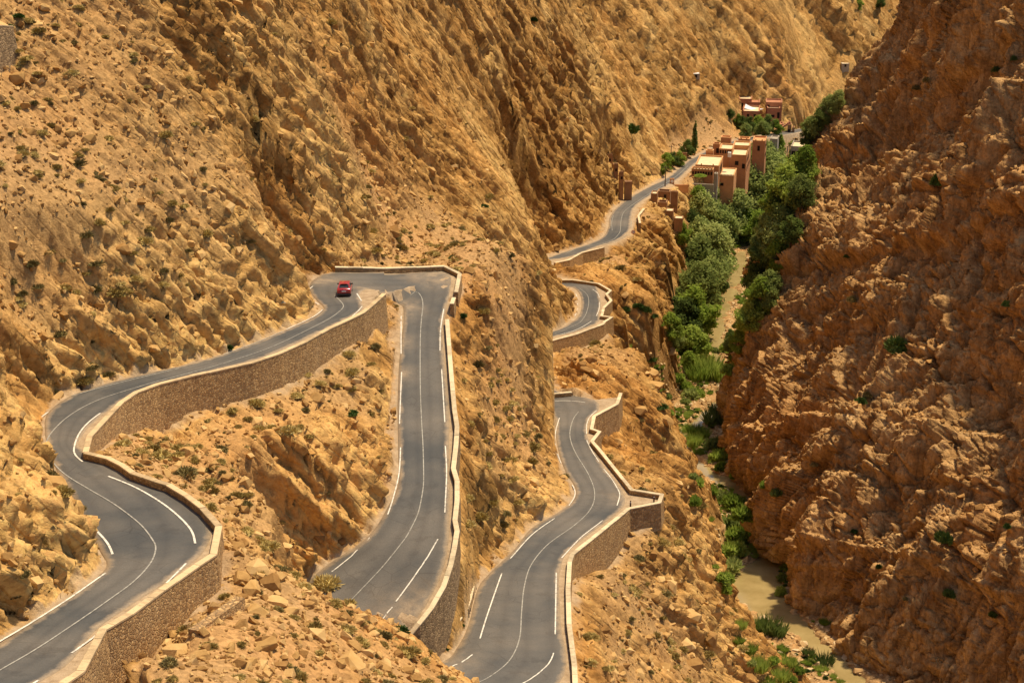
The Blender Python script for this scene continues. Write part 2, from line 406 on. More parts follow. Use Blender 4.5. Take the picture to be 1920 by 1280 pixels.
# ------------------------------------------------------------------ mesh helpers
def new_mesh(name, verts, faces, mat=None, smooth_shade=False):
    me = bpy.data.meshes.new(name)
    verts = np.asarray(verts, np.float32)
    if isinstance(faces, np.ndarray):
        nf, k = faces.shape
        me.vertices.add(len(verts)); me.vertices.foreach_set('co', verts.ravel())
        me.loops.add(nf * k); me.loops.foreach_set('vertex_index', faces.astype(np.int32).ravel())
        me.polygons.add(nf)
        me.polygons.foreach_set('loop_start', np.arange(0, nf * k, k, dtype=np.int32))
        me.update(calc_edges=True)
    else:
        me.from_pydata([tuple(map(float, v)) for v in verts], [], faces)
        me.update()
    if smooth_shade:
        me.polygons.foreach_set('use_smooth', np.ones(len(me.polygons), bool))
    if mat is not None:
        me.materials.append(mat)
    return me

def put(name, me, parent=None, kind=None, label=None, category=None, group=None):
    o = bpy.data.objects.new(name, me)
    COL.objects.link(o)
    if parent is not None:
        o.parent = parent
    if kind: o['kind'] = kind
    if label: o['label'] = label
    if category: o['category'] = category
    if group: o['group'] = group
    return o

def grid_faces(nr, nc):
    i = np.arange(nr * nc, dtype=np.int32).reshape(nr, nc)
    return np.stack([i[:-1, :-1].ravel(), i[:-1, 1:].ravel(), i[1:, 1:].ravel(), i[1:, :-1].ravel()], 1)

def grid_normals(P):
    a = np.gradient(P, axis=0); b = np.gradient(P, axis=1)
    n = np.cross(b, a)
    n /= np.linalg.norm(n, axis=2, keepdims=True) + 1e-9
    return n

# ------------------------------------------------------------------ materials
def mat_nodes(name):
    m = bpy.data.materials.new(name)
    m.use_nodes = True
    nt = m.node_tree
    b = nt.nodes['Principled BSDF']
    b.inputs['Roughness'].default_value = 0.9
    b.inputs['Specular IOR Level'].default_value = 0.2
    return m, nt, b

class NT:
    """short-hand for building node trees"""
    def __init__(s, nt): s.nt = nt
    def n(s, t, **kw):
        o = s.nt.nodes.new(t)
        for k, v in kw.items():
            setattr(o, k, v)
        return o
    def lk(s, a, b): s.nt.links.new(a, b)
    def pos(s, scale=(1, 1, 1), rot=(0, 0, 0), attr=None):
        if attr:
            a = s.n('ShaderNodeAttribute', attribute_name=attr); src = a.outputs['Vector']
        else:
            src = s.n('ShaderNodeTexCoord').outputs['Object']
        if tuple(rot) != (0, 0, 0):
            r = s.n('ShaderNodeMapping')
            r.inputs['Rotation'].default_value = rot
            s.lk(src, r.inputs['Vector'])
            src = r.outputs['Vector']
        if tuple(scale) != (1, 1, 1):
            m = s.n('ShaderNodeMapping')
            m.inputs['Scale'].default_value = scale
            s.lk(src, m.inputs['Vector'])
            src = m.outputs['Vector']
        return src
    def noise(s, vec, scale, detail=4, rough=0.55, dist=0.0):
        o = s.n('ShaderNodeTexNoise')
        o.inputs['Scale'].default_value = scale; o.inputs['Detail'].default_value = detail
        o.inputs['Roughness'].default_value = rough; o.inputs['Distortion'].default_value = dist
        s.lk(vec, o.inputs['Vector'])
        return o.outputs['Fac']
    def voro(s, vec, scale, feature='F1', out='Distance', rnd=1.0):
        o = s.n('ShaderNodeTexVoronoi', feature=feature)
        o.inputs['Scale'].default_value = scale
        o.inputs['Randomness'].default_value = rnd
        s.lk(vec, o.inputs['Vector'])
        return o.outputs[out]
    def ramp(s, fac, stops, interp='LINEAR'):
        o = s.n('ShaderNodeValToRGB')
        o.color_ramp.interpolation = interp
        el = o.color_ramp.elements
        while len(el) < len(stops):
            el.new(0.5)
        for e, (p, c) in zip(el, stops):
            e.position = p
            e.color = (c, c, c, 1) if isinstance(c, (int, float)) else (*c, 1)
        s.lk(fac, o.inputs['Fac'])
        return o.outputs['Color']
    def mix(s, fac, a, b, mode='MIX'):
        o = s.n('ShaderNodeMix', data_type='RGBA', blend_type=mode)
        for i, v in ((0, fac), (6, a), (7, b)):
            sock = o.inputs[i]
            if isinstance(v, (int, float)):
                sock.default_value = v if i == 0 else (v, v, v, 1)
            elif isinstance(v, tuple):
                sock.default_value = (*v, 1)
            else:
                s.lk(v, sock)
        return o.outputs[2]
    def math(s, op, a, b=0.0, clamp=False):
        o = s.n('ShaderNodeMath', operation=op, use_clamp=clamp)
        for sock, v in ((o.inputs[0], a), (o.inputs[1], b)):
            if isinstance(v, (int, float)):
                sock.default_value = v
            else:
                s.lk(v, sock)
        return o.outputs[0]
    def bump(s, h, strength, dist, normal=None):
        o = s.n('ShaderNodeBump')
        o.inputs['Strength'].default_value = strength
        o.inputs['Distance'].default_value = dist
        s.lk(h, o.inputs['Height'])
        if normal is not None:
            s.lk(normal, o.inputs['Normal'])
        return o.outputs['Normal']

def rock_material(name, c_dark, c_mid, c_light, c_scree, frame_rot, dusty=True, fscale=(0.22, 0.22, 1.0)):
    m, nt, b = mat_nodes(name)
    g = NT(nt)
    P = g.pos()
    B = g.pos(fscale, frame_rot)
    big = g.noise(P, 0.035, 3, 0.6)
    med = g.noise(P, 0.28, 4, 0.62)
    lay = g.noise(B, 0.55, 4, 0.65)
    fine = g.noise(P, 2.2, 3, 0.65)
    t = g.math('ADD', g.math('MULTIPLY', med, 0.45), g.math('MULTIPLY', lay, 0.55))
    col = g.ramp(t, [(0.36, c_dark), (0.5, c_mid), (0.65, c_light)])
    at = g.n('ShaderNodeAttribute', attribute_name='ground')
    sep = g.n('ShaderNodeSeparateColor')
    g.lk(at.outputs['Color'], sep.inputs['Color'])
    scree, pale, dust = sep.outputs[0], sep.outputs[1], sep.outputs[2]
    col = g.mix(g.math('MULTIPLY', pale, 0.85), col, g.ramp(med, [(0.3, tuple(x * y for x, y in zip(c_light, (0.92, 0.9, 0.85)))), (0.7, tuple(min(1, x * y) for x, y in zip(c_light, (1.06, 1.08, 1.12))))]))
    scol = g.ramp(g.math('ADD', g.math('MULTIPLY', fine, 0.55), g.math('MULTIPLY', big, 0.45)), [(0.3, tuple(x * 0.62 for x in c_scree)), (0.52, c_scree), (0.75, tuple(x * 1.25 for x in c_scree))])
    col = g.mix(scree, col, scol)
    # iron staining and bleached patches
    col = g.mix(g.math('MULTIPLY', g.ramp(big, [(0.46, 0.0), (0.66, 1.0)]), 0.45), col, g.mix(1.0, col, (1.0, 0.78, 0.55), 'MULTIPLY'))
    sp = g.voro(P, 2.6, out='Color')
    sps = g.n('ShaderNodeSeparateColor'); g.lk(sp, sps.inputs['Color'])
    col = g.mix(0.30, col, g.mix(1.0, col, g.ramp(sps.outputs[0], [(0.0, 0.2), (1.0, 0.85)]), 'OVERLAY'))
    col = g.mix(g.math('MULTIPLY', g.ramp(fine, [(0.35, 1.0), (0.5, 0.0)]), 0.35), col, g.mix(1.0, col, (0.62, 0.55, 0.48), 'MULTIPLY'))
    if dusty:
        dcol = g.ramp(g.noise(P, 1.1, 5, 0.7), [(0.3, (0.30, 0.21, 0.125)), (0.7, (0.50, 0.38, 0.25))])
        col = g.mix(dust, col, dcol)
    g.lk(col, b.inputs['Base Color'])
    chip = g.voro(B, 1.5, out='Color'); cps = g.n('ShaderNodeSeparateColor'); g.lk(chip, cps.inputs['Color'])
    chip3 = g.voro(B, 0.6, out='Color'); cps3 = g.n('ShaderNodeSeparateColor'); g.lk(chip3, cps3.inputs['Color'])
    rk = g.math('SUBTRACT', 1.0, g.math('MULTIPLY', scree, 0.8))
    h1 = g.math('ADD', g.math('MULTIPLY', cps.outputs[1], 0.36), g.math('MULTIPLY', cps3.outputs[1], 0.55))
    keep = g.math('SUBTRACT', 1.0, g.math('MULTIPLY', dust, 0.85))
    groove = g.ramp(g.voro(B, 0.8, 'DISTANCE_TO_EDGE'), [(0.0, 0.0), (0.10, 1.0)])
    h1 = g.math('MULTIPLY', g.math('ADD', h1, g.math('MULTIPLY', groove, 0.10)), rk)
    n1 = g.n('ShaderNodeBump'); n1.inputs['Distance'].default_value = 1.0
    g.lk(h1, n1.inputs['Height']); g.lk(g.math('MULTIPLY', keep, 0.9), n1.inputs['Strength'])
    n2 = g.bump(g.noise(P, 4.5, 3, 0.75), 0.7, 0.2, n1.outputs['Normal'])
    g.lk(n2, b.inputs['Normal'])
    b.inputs['Specular IOR Level'].default_value = 0.08
    return m

BED_N = np.array([0.60, 0.50, 0.62]); BED_N /= np.linalg.norm(BED_N)
BED_A = np.cross(BED_N, [0, 0, 1]); BED_A /= np.linalg.norm(BED_A)
BED_B = np.cross(BED_N, BED_A)
BED = np.stack([BED_A, BED_B, BED_N], 1).astype(np.float32)          # world -> bedding frame (p @ BED)
bed_rot = Matrix([list(map(float, BED_A)), list(map(float, BED_B)), list(map(float, BED_N))]).to_euler()

M_ROCK = rock_material('hillside_rock', (0.18, 0.086, 0.024), (0.42, 0.228, 0.068), (0.66, 0.415, 0.152), (0.45, 0.272, 0.118), tuple(bed_rot))
M_CLIFF = rock_material('cliff_rock', (0.23, 0.122, 0.046), (0.44, 0.258, 0.104), (0.65, 0.42, 0.19), (0.48, 0.30, 0.135), (0, 0, 0), False, (1.0, 1.0, 0.28))

# ------------------------------------------------------------------ hillside: one ground sheet
Ys = np.concatenate([np.linspace(78, 98, 24, endpoint=False), np.linspace(98, 245, 560, endpoint=False), np.linspace(245, 335, 300, endpoint=False), np.linspace(335, 470, 300, endpoint=False), np.linspace(470, 660, 190, endpoint=False), np.linspace(660, 770, 66, endpoint=False), np.linspace(770, 900, 14)])
NC = 620
riv_sorted = RIV[np.argsort(RIV[:, 1])]
xmax = np.interp(Ys, [78, 220, 300, 360, 430, 480, 900], [60, 62, 66, 74, 120, 176, 360])
xmin = -0.345 * Ys - 14
tt = np.linspace(0, 1, NC)
YY = np.repeat(Ys[:, None], NC, 1)
XX = xmin[:, None] + (xmax - xmin)[:, None] * tt[None]
xr, yr = XX.ravel(), YY.ravel()
Z0 = grid_sample(BASE, xr, yr)
dR = grid_sample(D_ROAD, xr, yr); dW = grid_sample(D_WALL, xr, yr); dV = grid_sample(D_RIV, xr, yr)
ins = np.zeros(XX.shape, bool)
for c in CORR:
    ins |= inside(XX, YY, c)
insr = ins.ravel()
P0 = np.stack([XX, YY, Z0.reshape(XX.shape)], -1)
N0 = grid_normals(P0)
N0 *= np.sign(N0[..., 2:3])
steep = 1 - np.abs(N0[..., 2]).ravel()
p = P0.reshape(-1, 3).astype(np.float32)
pb = (p @ BED)
warp = np.stack([fbm(p, 26, 3, 1), fbm(p, 26, 3, 5), fbm(p, 24, 4, 9)], 1) * np.float32(2.0)
pb = pb + warp
rockiness = np.clip(0.5 + 1.6 * (steep - 0.17) + 0.6 * fbm(p, 22, 4, 21) + 0.5 * fbm(p, 60, 3, 25), 0, 1)
rockiness = smooth(0.2, 0.75, rockiness)
far_rock = smooth(235, 275, yr) * smooth(8, 14, dR)
left_rock = smooth(172, 192, yr) * smooth(-14, -30, xr) * smooth(4, 12, dR)
rockiness = np.maximum(rockiness, 0.42 * np.maximum(far_rock, left_rock) + 0.5 * rockiness)
def plan_blob(px, py, d, r):
    c = at_d(px, py, d)
    return np.exp(-((xr - c[0]) ** 2 + (yr - c[1]) ** 2) / (r * r))
soft = np.zeros(len(xr))
for q in ((60, 500, 161, 8), (150, 480, 178, 9), (250, 490, 187, 9), (350, 470, 194, 9), (440, 440, 203, 9), (100, 400, 176, 8), (230, 400, 187, 8), (500, 480, 208, 7), (900, 560, 237, 12), (900, 620, 236, 14), (960, 580, 246, 12), (940, 720, 233, 14), (920, 860, 217, 12), (980, 800, 240, 10), (920, 960, 204, 8), (990, 700, 248, 9), (1010, 600, 260, 8), (1015, 680, 257, 8), (1000, 520, 262, 8), (1120, 1200, 192, 9), (1180, 1100, 212, 9), (1160, 1250, 188, 9), (350, 880, 165, 10), (430, 900, 160, 9), (500, 830, 184, 9), (620, 720, 200, 9), (1100, 660, 300, 8), (760, 440, 268, 12), (880, 450, 285, 12)):
    soft = np.maximum(soft, plan_blob(*q))
softc = np.clip(soft * 1.3, 0, 1)
rockiness = rockiness * (1 - 0.82 * softc * smooth(1.5, 4.5, dR))
cut = (1 - smooth(1.5, 7.0, dR)) * smooth(0.12, 0.3, steep)
rockiness = np.maximum(rockiness, cut)
# benches and slabs in the bedding
an = lambda k: np.array([1 / k, 1 / k, 1.0], np.float32)
f1, f2, v1 = worley(pb * an(7.0), 1.9, 1)
g1, g2, v2 = worley(pb * an(4.5), 0.85, 2)
h1, h2, v3 = worley(pb * an(3.2), 0.45, 3)
k1, k2, v4 = worley(pb * an(1.6), 1.1, 4)
crack1 = smooth(0, 0.12, f2 - f1); crack2 = smooth(0, 0.14, g2 - g1)
ridge = 1 - np.abs(fbm(pb * np.array([0.22, 0.22, 1], np.float32), 7, 4, 31)) * 2
def strata(s, thick, seed):
    """layered relief: each bed of random hardness, sharp lower lip"""
    q = s / thick + seed * 13.7 + 500
    i = np.floor(q).astype(np.int32); f = q - i
    t = _tab[(i * 7 + seed) & 63, (i >> 3) & 63, seed & 63]; u = _tab[((i + 1) * 7 + seed) & 63, ((i + 1) >> 3) & 63, seed & 63]
    return t + (u - t) * smooth(0.86, 1.0, f) - 0.5
sb = pb[:, 2] + 0.5 * fbm(p, 5, 3, 33)
patch1 = smooth(-0.25, 0.35, fbm(p, 16, 3, 35)); patch2 = smooth(-0.3, 0.3, fbm(p, 8, 3, 37))
beds = 2.0 * strata(sb, 3.4, 3) * (0.4 + 0.6 * patch1) + 2.0 * strata(sb, 1.5, 5) * (0.3 + 0.7 * patch2) + 1.4 * strata(sb, 0.75, 7)
nearb_ = smooth(4, 14, dR)
zone = 0.55 + 0.6 * smooth(-0.25, 0.4, fbm(p, 55, 3, 39))
hard = np.zeros(len(xr))
for q in ((60, 1000, 117, 8), (120, 950, 122, 8), (40, 900, 122, 10), (80, 820, 142, 8), (20, 780, 140, 8), (640, 940, 182, 9), (690, 900, 190, 8), (600, 1000, 166, 8), (960, 990, 208, 6), (1020, 920, 224, 6), (1200, 870, 266, 9), (1240, 720, 325, 9), (1270, 930, 254, 8), (1330, 1180, 238, 9), (240, 650, 178, 8), (330, 630, 186, 8), (430, 600, 195, 8), (520, 565, 206, 8), (600, 450, 233, 8)):
    hard = np.maximum(hard, plan_blob(*q))
hard = np.clip(hard * 1.4, 0, 1)
rockiness = np.maximum(rockiness, hard * 0.95)
zone = np.maximum(zone, np.maximum(cut, hard) * 1.15)
rockD = beds * (0.72 + 0.28 * smooth(210, 300, yr)) + 0.9 * (v1 - 0.5) + 1.4 * (v2 - 0.5) + 1.1 * (v3 - 0.5) + 0.15 * (v4 - 0.5) - 0.3 * (1 - crack1) - 0.2 * (1 - crack2) + 0.3 * (ridge - 0.4)
fold = (1 - np.abs(fbm(pb * np.array([0.13, 0.13, 1], np.float32), 24, 3, 43)) * 2.4) * nearb_
rockD = rockD * zone * 0.84 + 1.7 * fold
rough = fbm(p, 1.6, 4, 41)
screeD = 0.28 * fbm(p, 5, 3, 51) + 0.16 * rough
big = fbm(p, 46, 4, 61) * 4.0 + (1 - np.abs(fbm(p * np.array([1, 0.6, 0.6], np.float32), 30, 3, 71)) * 2.2) * 2.0
nearness = np.maximum(smooth(0.3, 3.5, dR), 0.9 * hard)
nearbig = smooth(3, 14, dR)
bedm = smooth(6, 13, dV)                       # 0 in the river bed
distant = 1 + 0.35 * smooth(260, 480, yr)
disp = (rockiness * (rockD + 0.25 * rough) * (0.35 + 0.65 * nearness) * distant + (1 - rockiness) * screeD) * np.maximum(bedm, 0.06)
disp = disp * smooth(0.0, 1.2, dR) + big * nearbig * bedm * 0.42 * (1 - 0.7 * softc)
# keep the ground off the masonry
disp = np.where(dW < 2.0, np.minimum(disp, 0.15), disp)
Pn = p + N0.reshape(-1, 3) * disp[:, None]
# river channel
chan = RIV[:, 3].mean()
seg = RIV[::2]
best = np.full(len(xr), 1e9); rz = np.zeros(len(xr)); rw = np.zeros(len(xr))
sel = np.where(dV < 14)[0]
for a in seg:
    d = (Pn[sel, 0] - a[0]) ** 2 + (Pn[sel, 1] - a[1]) ** 2
    q = d < best[sel]
    best[sel[q]] = d[q]; rz[sel[q]] = a[2]; rw[sel[q]] = a[3]
dist = np.sqrt(best[sel]) + 1.5 * fbm(p[sel], 5, 3, 81)
bar = rz[sel] + 0.42 + 0.25 * fbm(p[sel], 3, 3, 91) + 0.18 * fbm(p[sel], 0.9, 2, 92)
floor_z = rz[sel] - 0.6 + smooth(rw[sel] * 0.7, rw[sel] * 1.25, dist) * (bar - rz[sel] + 0.6)
kk = 1 - smooth(7.5, 12, np.sqrt(best[sel]))
Pn[sel, 2] = Pn[sel, 2] * (1 - kk) + floor_z * kk
# carriageway benches
Pn[insr] = p[insr]
Pn[insr, 2] = road_z(xr[insr], yr[insr]) + 0.012 * rough[insr]
scree = (1 - rockiness)
bedmask = np.zeros(len(xr)); bedmask[sel] = kk
scree = np.maximum(scree, bedmask)
pale = smooth(0.1, 0.5, fbm(p, 13, 3, 101) + 0.25 * (v1 - 0.5)) * rockiness * 0.8
def blob(px, py, d, r):
    c = at_d(px, py, d)
    return np.exp(-((xr - c[0]) ** 2 + (yr - c[1]) ** 2) / (r * r))
for px_, py_, d_, r_ in ((240, 650, 178, 9), (300, 630, 184, 9), (370, 610, 190, 9), (450, 595, 197, 9), (520, 565, 206, 9), (560, 540, 212, 8), (920, 380, 345, 9), (950, 420, 330, 7), (1200, 300, 484, 16), (1160, 260, 474, 12), (1225, 310, 497, 12), (640, 380, 246, 10), (250, 660, 178, 8), (680, 940, 184, 10), (620, 940, 181, 8), (1540, 150, 668, 24), (1010, 920, 226, 9), (60, 780, 146, 9), (40, 900, 122, 9)):
    pale = np.maximum(pale, np.clip(blob(px_, py_, d_, r_) * 1.5, 0, 1) * (0.6 + 0.55 * v1))
dust = np.where(insr, 1.0, 0.0)
dust = np.maximum(dust, (1 - smooth(0.2, 1.6, dR + rough)) * 0.8 * (1 - smooth(0.12, 0.3, steep)))
ground = np.stack([scree, np.clip(pale, 0, 1), np.clip(dust, 0, 1), np.ones(len(xr))], 1).astype(np.float32)
me = new_mesh('hillside', Pn, grid_faces(*XX.shape), M_ROCK, False)
ca = me.color_attributes.new('ground', 'FLOAT_COLOR', 'POINT')
ca.data.foreach_set('color', ground.ravel())
put('hillside', me, kind='structure', label='ochre rocky mountainside and scree carrying the winding road')
HILL_P = Pn.reshape(XX.shape + (3,))
HILL_N = grid_normals(HILL_P); HILL_N *= np.sign(HILL_N[..., 2:3])
HILL_ROCK = rockiness.reshape(XX.shape); HILL_IN = ins; HILL_DR = dR.reshape(XX.shape); HILL_DV = dV.reshape(XX.shape)

# ------------------------------------------------------------------ cliff on the right bank
CL = [  # columns from beyond the right edge to behind the buttress, rows base -> top: (px, py, d)
 [(2300, 1560, 215), (2330, 1300, 217), (2350, 1000, 224), (2370, 700, 236), (2390, 400, 250), (2400, 100, 264), (2410, -200, 280), (2420, -420, 296)],
 [(1990, 1490, 236), (1985, 1260, 238), (1990, 980, 244), (2000, 700, 254), (2005, 420, 268), (2015, 140, 282), (2020, -140, 296), (2030, -400, 312)],
 [(1800, 1400, 249), (1830, 1200, 251), (1860, 950, 258), (1880, 700, 268), (1890, 450, 280), (1905, 190, 292), (1915, -80, 306), (1930, -380, 324)],
 [(1640, 1292, 262), (1690, 1110, 265), (1740, 900, 272), (1780, 690, 282), (1800, 480, 294), (1815, 250, 308), (1840, 0, 322), (1860, -340, 342)],
 [(1540, 1205, 276), (1570, 1050, 278), (1620, 880, 284), (1665, 700, 294), (1700, 500, 308), (1735, 300, 322), (1775, 80, 336), (1800, -300, 360)],
 [(1488, 1130, 290), (1492, 1010, 292), (1530, 860, 296), (1580, 700, 305), (1625, 540, 316), (1665, 370, 331), (1735, 150, 347), (1760, -260, 372)],
 [(1470, 1040, 308), (1466, 950, 311), (1490, 820, 314), (1535, 680, 320), (1580, 540, 328), (1625, 400, 340), (1690, 230, 358), (1745, -220, 388)],
 [(1440, 952, 327), (1425, 870, 327), (1440, 760, 329), (1478, 640, 334), (1522, 520, 341), (1570, 390, 352), (1640, 230, 370), (1738, -180, 402)],
 [(1376, 884, 344), (1362, 800, 343), (1378, 710, 345), (1420, 610, 349), (1466, 500, 356), (1518, 375, 366), (1588, 200, 384), (1728, -60, 408)],
 [(1372, 800, 372), (1354, 785, 366), (1374, 700, 366), (1424, 580, 370), (1470, 465, 376), (1524, 330, 386), (1590, 190, 404), (1730, 10, 428)],
 [(1460, 700, 420), (1440, 690, 410), (1450, 640, 404), (1480, 560, 400), (1520, 450, 404), (1570, 330, 414), (1640, 190, 432), (1760, 30, 456)],
 [(1560, 620, 470), (1545, 600, 462), (1550, 560, 455), (1570, 480, 452), (1600, 400, 456), (1650, 300, 466), (1710, 190, 482), (1820, 60, 500)],
]
ca_ = np.array(CL, float)
G = at_d(ca_[..., 0], ca_[..., 1], ca_[..., 2])
G[:, 0, 2] -= 3.0
def cr_axis(G, n, axis):
    G = np.moveaxis(G, axis, 0)
    k = len(G)
    t = np.linspace(0, k - 1.0001, n)
    i = t.astype(int); f = (t - i).reshape((-1,) + (1,) * (G.ndim - 1))
    p0, p1, p2, p3 = G[np.maximum(i - 1, 0)], G[i], G[np.minimum(i + 1, k - 1)], G[np.minimum(i + 2, k - 1)]
    o = 0.5 * (2 * p1 + (p2 - p0) * f + (2 * p0 - 5 * p1 + 4 * p2 - p3) * f ** 2 + (-p0 + 3 * p1 - 3 * p2 + p3) * f ** 3)
    return np.moveaxis(o, 0, axis)
S = cr_axis(cr_axis(G, 620, 0), 640, 1)
def cliff_disp(S):
    sh = S.shape[:2]
    N = grid_normals(S)
    toward = np.array([-0.9, -0.4, 0.2])
    N *= np.sign((N * toward).sum(2).mean())
    q = S.reshape(-1, 3).astype(np.float32)
    w = np.stack([fbm(q, 12, 3, 111), fbm(q, 12, 3, 115), fbm(q, 12, 3, 119)], 1) * np.float32(3.0)
    qq = q + w
    vert = np.array([1, 1, 0.26], np.float32)
    a1, a2, b1 = worley(qq * vert, 8.0, 11)
    c1, c2, b2 = worley(qq * np.array([1, 1, 0.36], np.float32), 3.4, 12)
    d1, d2, b3 = worley(q + 0.3 * w, 1.35, 13)
    e1, e2, b4 = worley(q + 0.2 * w, 0.62, 14)
    ribs = 1 - np.abs(fbm(qq * np.array([1, 1, 0.22], np.float32), 16, 4, 121)) * 2.4
    # leaning ledges where rubble gathers
    led = fbm(q @ BED * np.array([0.25, 0.25, 1], np.float32), 7, 4, 131)
    f1_, f2_, b5 = worley(qq * np.array([1, 1, 0.3], np.float32), 1.9, 15)
    d = 3.4 * ribs + 3.0 * (b1 - 0.5) + 0.6 * (0.5 - a1) + 1.1 * (b2 - 0.5) + 0.1 * (0.5 - c1) + 0.9 * (b5 - 0.5) + 0.45 * (b3 - 0.5) + 0.1 * (0.5 - d1) + 0.2 * (b4 - 0.5) + 1.4 * led
    sbc = (q @ BED)[:, 2] + 2.0 * fbm(q, 14, 3, 141)
    s1_, s2_, b6 = worley(qq * np.array([1, 1, 0.2], np.float32), 4.2, 16)
    d += 4.6 * strata(sbc, 11.0, 9) + 1.0 * strata(sbc, 4.0, 11) + 2.4 * (b6 - 0.5) - 0.9 * (1 - smooth(0, 0.08, s2_ - s1_))
    d -= 1.3 * (1 - smooth(0, 0.08, a2 - a1)) + 0.5 * (1 - smooth(0, 0.1, c2 - c1)) + 0.3 * (1 - smooth(0, 0.12, f2_ - f1_)) + 0.14 * (1 - smooth(0, 0.13, d2 - d1))
    d -= d.mean() + 0.4
    return N, d.reshape(sh), b1.reshape(sh), led.reshape(sh)
Nc, Dc, vb, led = cliff_disp(S)
rows = np.linspace(0, 1, S.shape[1])[None, :]
Sc = S + Nc * (Dc * (0.35 + 0.65 * smooth(0, 0.08, rows)))[..., None]
Nd = grid_normals(Sc); Nd *= np.sign((Nd * np.array([-0.9, -0.4, 0.2])).sum(2).mean())
up = np.clip(Nd[..., 2], 0, 1)
sm = up.copy()
for _ in range(6):
    sm[1:-1, 1:-1] = (sm[1:-1, 1:-1] + sm[:-2, 1:-1] + sm[2:, 1:-1] + sm[1:-1, :-2] + sm[1:-1, 2:]) / 5
cs = smooth(0.62, 0.85, sm).ravel()
cground = np.stack([cs, np.zeros_like(cs), np.zeros_like(cs), np.ones_like(cs)], 1).astype(np.float32)
me = new_mesh('cliff', Sc.reshape(-1, 3), grid_faces(*S.shape[:2]), M_CLIFF, False)
ca = me.color_attributes.new('ground', 'FLOAT_COLOR', 'POINT')
ca.data.foreach_set('color', cground.ravel())
put('cliff', me, kind='structure', label='dark reddish brown knobbly rock cliff rising from the river')
# ------------------------------------------------------------------ asking the ground where it is
bpy.context.view_layer.update()
DG = bpy.context.evaluated_depsgraph_get()
EYE = Vector((0, 0, CAM_H))
def hit(px, py):
    r = ray(px, py)
    ok, loc, nor, idx, ob, mx = scene.ray_cast(DG, EYE, Vector(r))
    return loc if ok else None
def ground(x, y):
    ok, loc, nor, idx, ob, mx = scene.ray_cast(DG, Vector((x, y, 330.0)), Vector((0, 0, -1)))
    return loc.z if ok else 0.0
def seen(p, tol=1.2):
    d = Vector(p) - EYE
    L = d.length
    d.normalize()
    if abs(d.x) > 0.30 or d.y < 0.5:
        return False
    q = project(p)
    if not (-20 < q[0] < 1940 and -20 < q[1] < 1300):
        return False
    ok, loc, *_ = scene.ray_cast(DG, EYE, d)
    return (not ok) or (loc - EYE).length > L - tol
def project(p):
    x, y, z = p[0], p[1], p[2] - CAM_H
    d = y * CP - z * SP
    return (960 + FPX * x / d, 640 - FPX * (y * SP + z * CP) / d, d)
def flat_mat(name, col, rough=0.85, noise_amt=0.25, scale=1.5, spec=0.2, bump=0.0):
    m, nt, b = mat_nodes(name)
    g = NT(nt)
    n = g.noise(g.pos(), scale, 4, 0.65)
    g.lk(g.ramp(n, [(0.3, tuple(c * (1 - noise_amt) for c in col)), (0.7, tuple(min(1, c * (1 + noise_amt)) for c in col))]), b.inputs['Base Color'])
    b.inputs['Roughness'].default_value = rough
    b.inputs['Specular IOR Level'].default_value = spec
    if bump:
        g.lk(g.bump(g.noise(g.pos(), scale * 6, 4, 0.7), 0.6, bump), b.inputs['Normal'])
    return m

# ------------------------------------------------------------------ asphalt
def asphalt_material():
    m, nt, b = mat_nodes('asphalt')
    g = NT(nt)
    P = g.pos()
    at = g.n('ShaderNodeAttribute', attribute_name='lane')      # r: metres from the nearer edge / 4, g: position across, b: extra dust
    sep = g.n('ShaderNodeSeparateColor'); g.lk(at.outputs['Color'], sep.inputs['Color'])
    big = g.noise(P, 0.09, 4, 0.6); med = g.noise(P, 0.7, 4, 0.65); fine = g.noise(P, 9.0, 3, 0.7)
    col = g.ramp(big, [(0.3, (0.064, 0.065, 0.064)), (0.7, (0.098, 0.098, 0.094))])
    # polished wheel tracks
    tr = g.math('ABSOLUTE', g.math('SUBTRACT', g.math('PINGPONG', g.math('ADD', sep.outputs[1], 0.0), 0.25), 0.125))
    col = g.mix(g.math('MULTIPLY', g.ramp(tr, [(0.0, 1.0), (0.08, 0.0)]), 0.55), col, (0.048, 0.051, 0.053))
    # patches and stains
    col = g.mix(g.math('MULTIPLY', g.ramp(g.noise(P, 0.35, 5, 0.7), [(0.57, 0.0), (0.62, 1.0)]), 0.55), col, (0.045, 0.047, 0.048))
    col = g.mix(0.35, col, g.mix(1.0, col, g.ramp(fine, [(0.3, 0.3), (0.7, 0.72)]), 'OVERLAY'))
    crk = g.voro(P, 0.45, 'DISTANCE_TO_EDGE')
    crk = g.math('MULTIPLY', g.ramp(crk, [(0.0, 1.0), (0.022, 0.0)]), g.ramp(g.noise(P, 0.2, 2), [(0.5, 0.0), (0.6, 0.7)]))
    col = g.mix(crk, col, (0.03, 0.03, 0.03))
    e = g.math('ADD', sep.outputs[0], g.math('MULTIPLY', g.math('SUBTRACT', med, 0.5), 0.30))
    dust = g.ramp(e, [(0.02, 1.0), (0.15, 0.0)])
    dust = g.math('MAXIMUM', dust, g.math('MULTIPLY', sep.outputs[2], g.ramp(med, [(0.35, 0.25), (0.62, 1.0)])))
    dcol = g.ramp(fine, [(0.3, (0.28, 0.20, 0.125)), (0.7, (0.44, 0.34, 0.225))])
    col = g.mix(g.math('MULTIPLY', dust, 0.85), col, dcol)
    col = g.mix(g.math('MULTIPLY', g.ramp(big, [(0.35, 0.0), (0.7, 1.0)]), 0.2), col, dcol)
    g.lk(col, b.inputs['Base Color'])
    b.inputs['Roughness'].default_value = 0.75
    b.inputs['Specular IOR Level'].default_value = 0.3
    g.lk(g.bump(g.noise(P, 14.0, 2, 0.7), 0.35, 0.03), b.inputs['Normal'])
    return m
M_ASPH = asphalt_material()
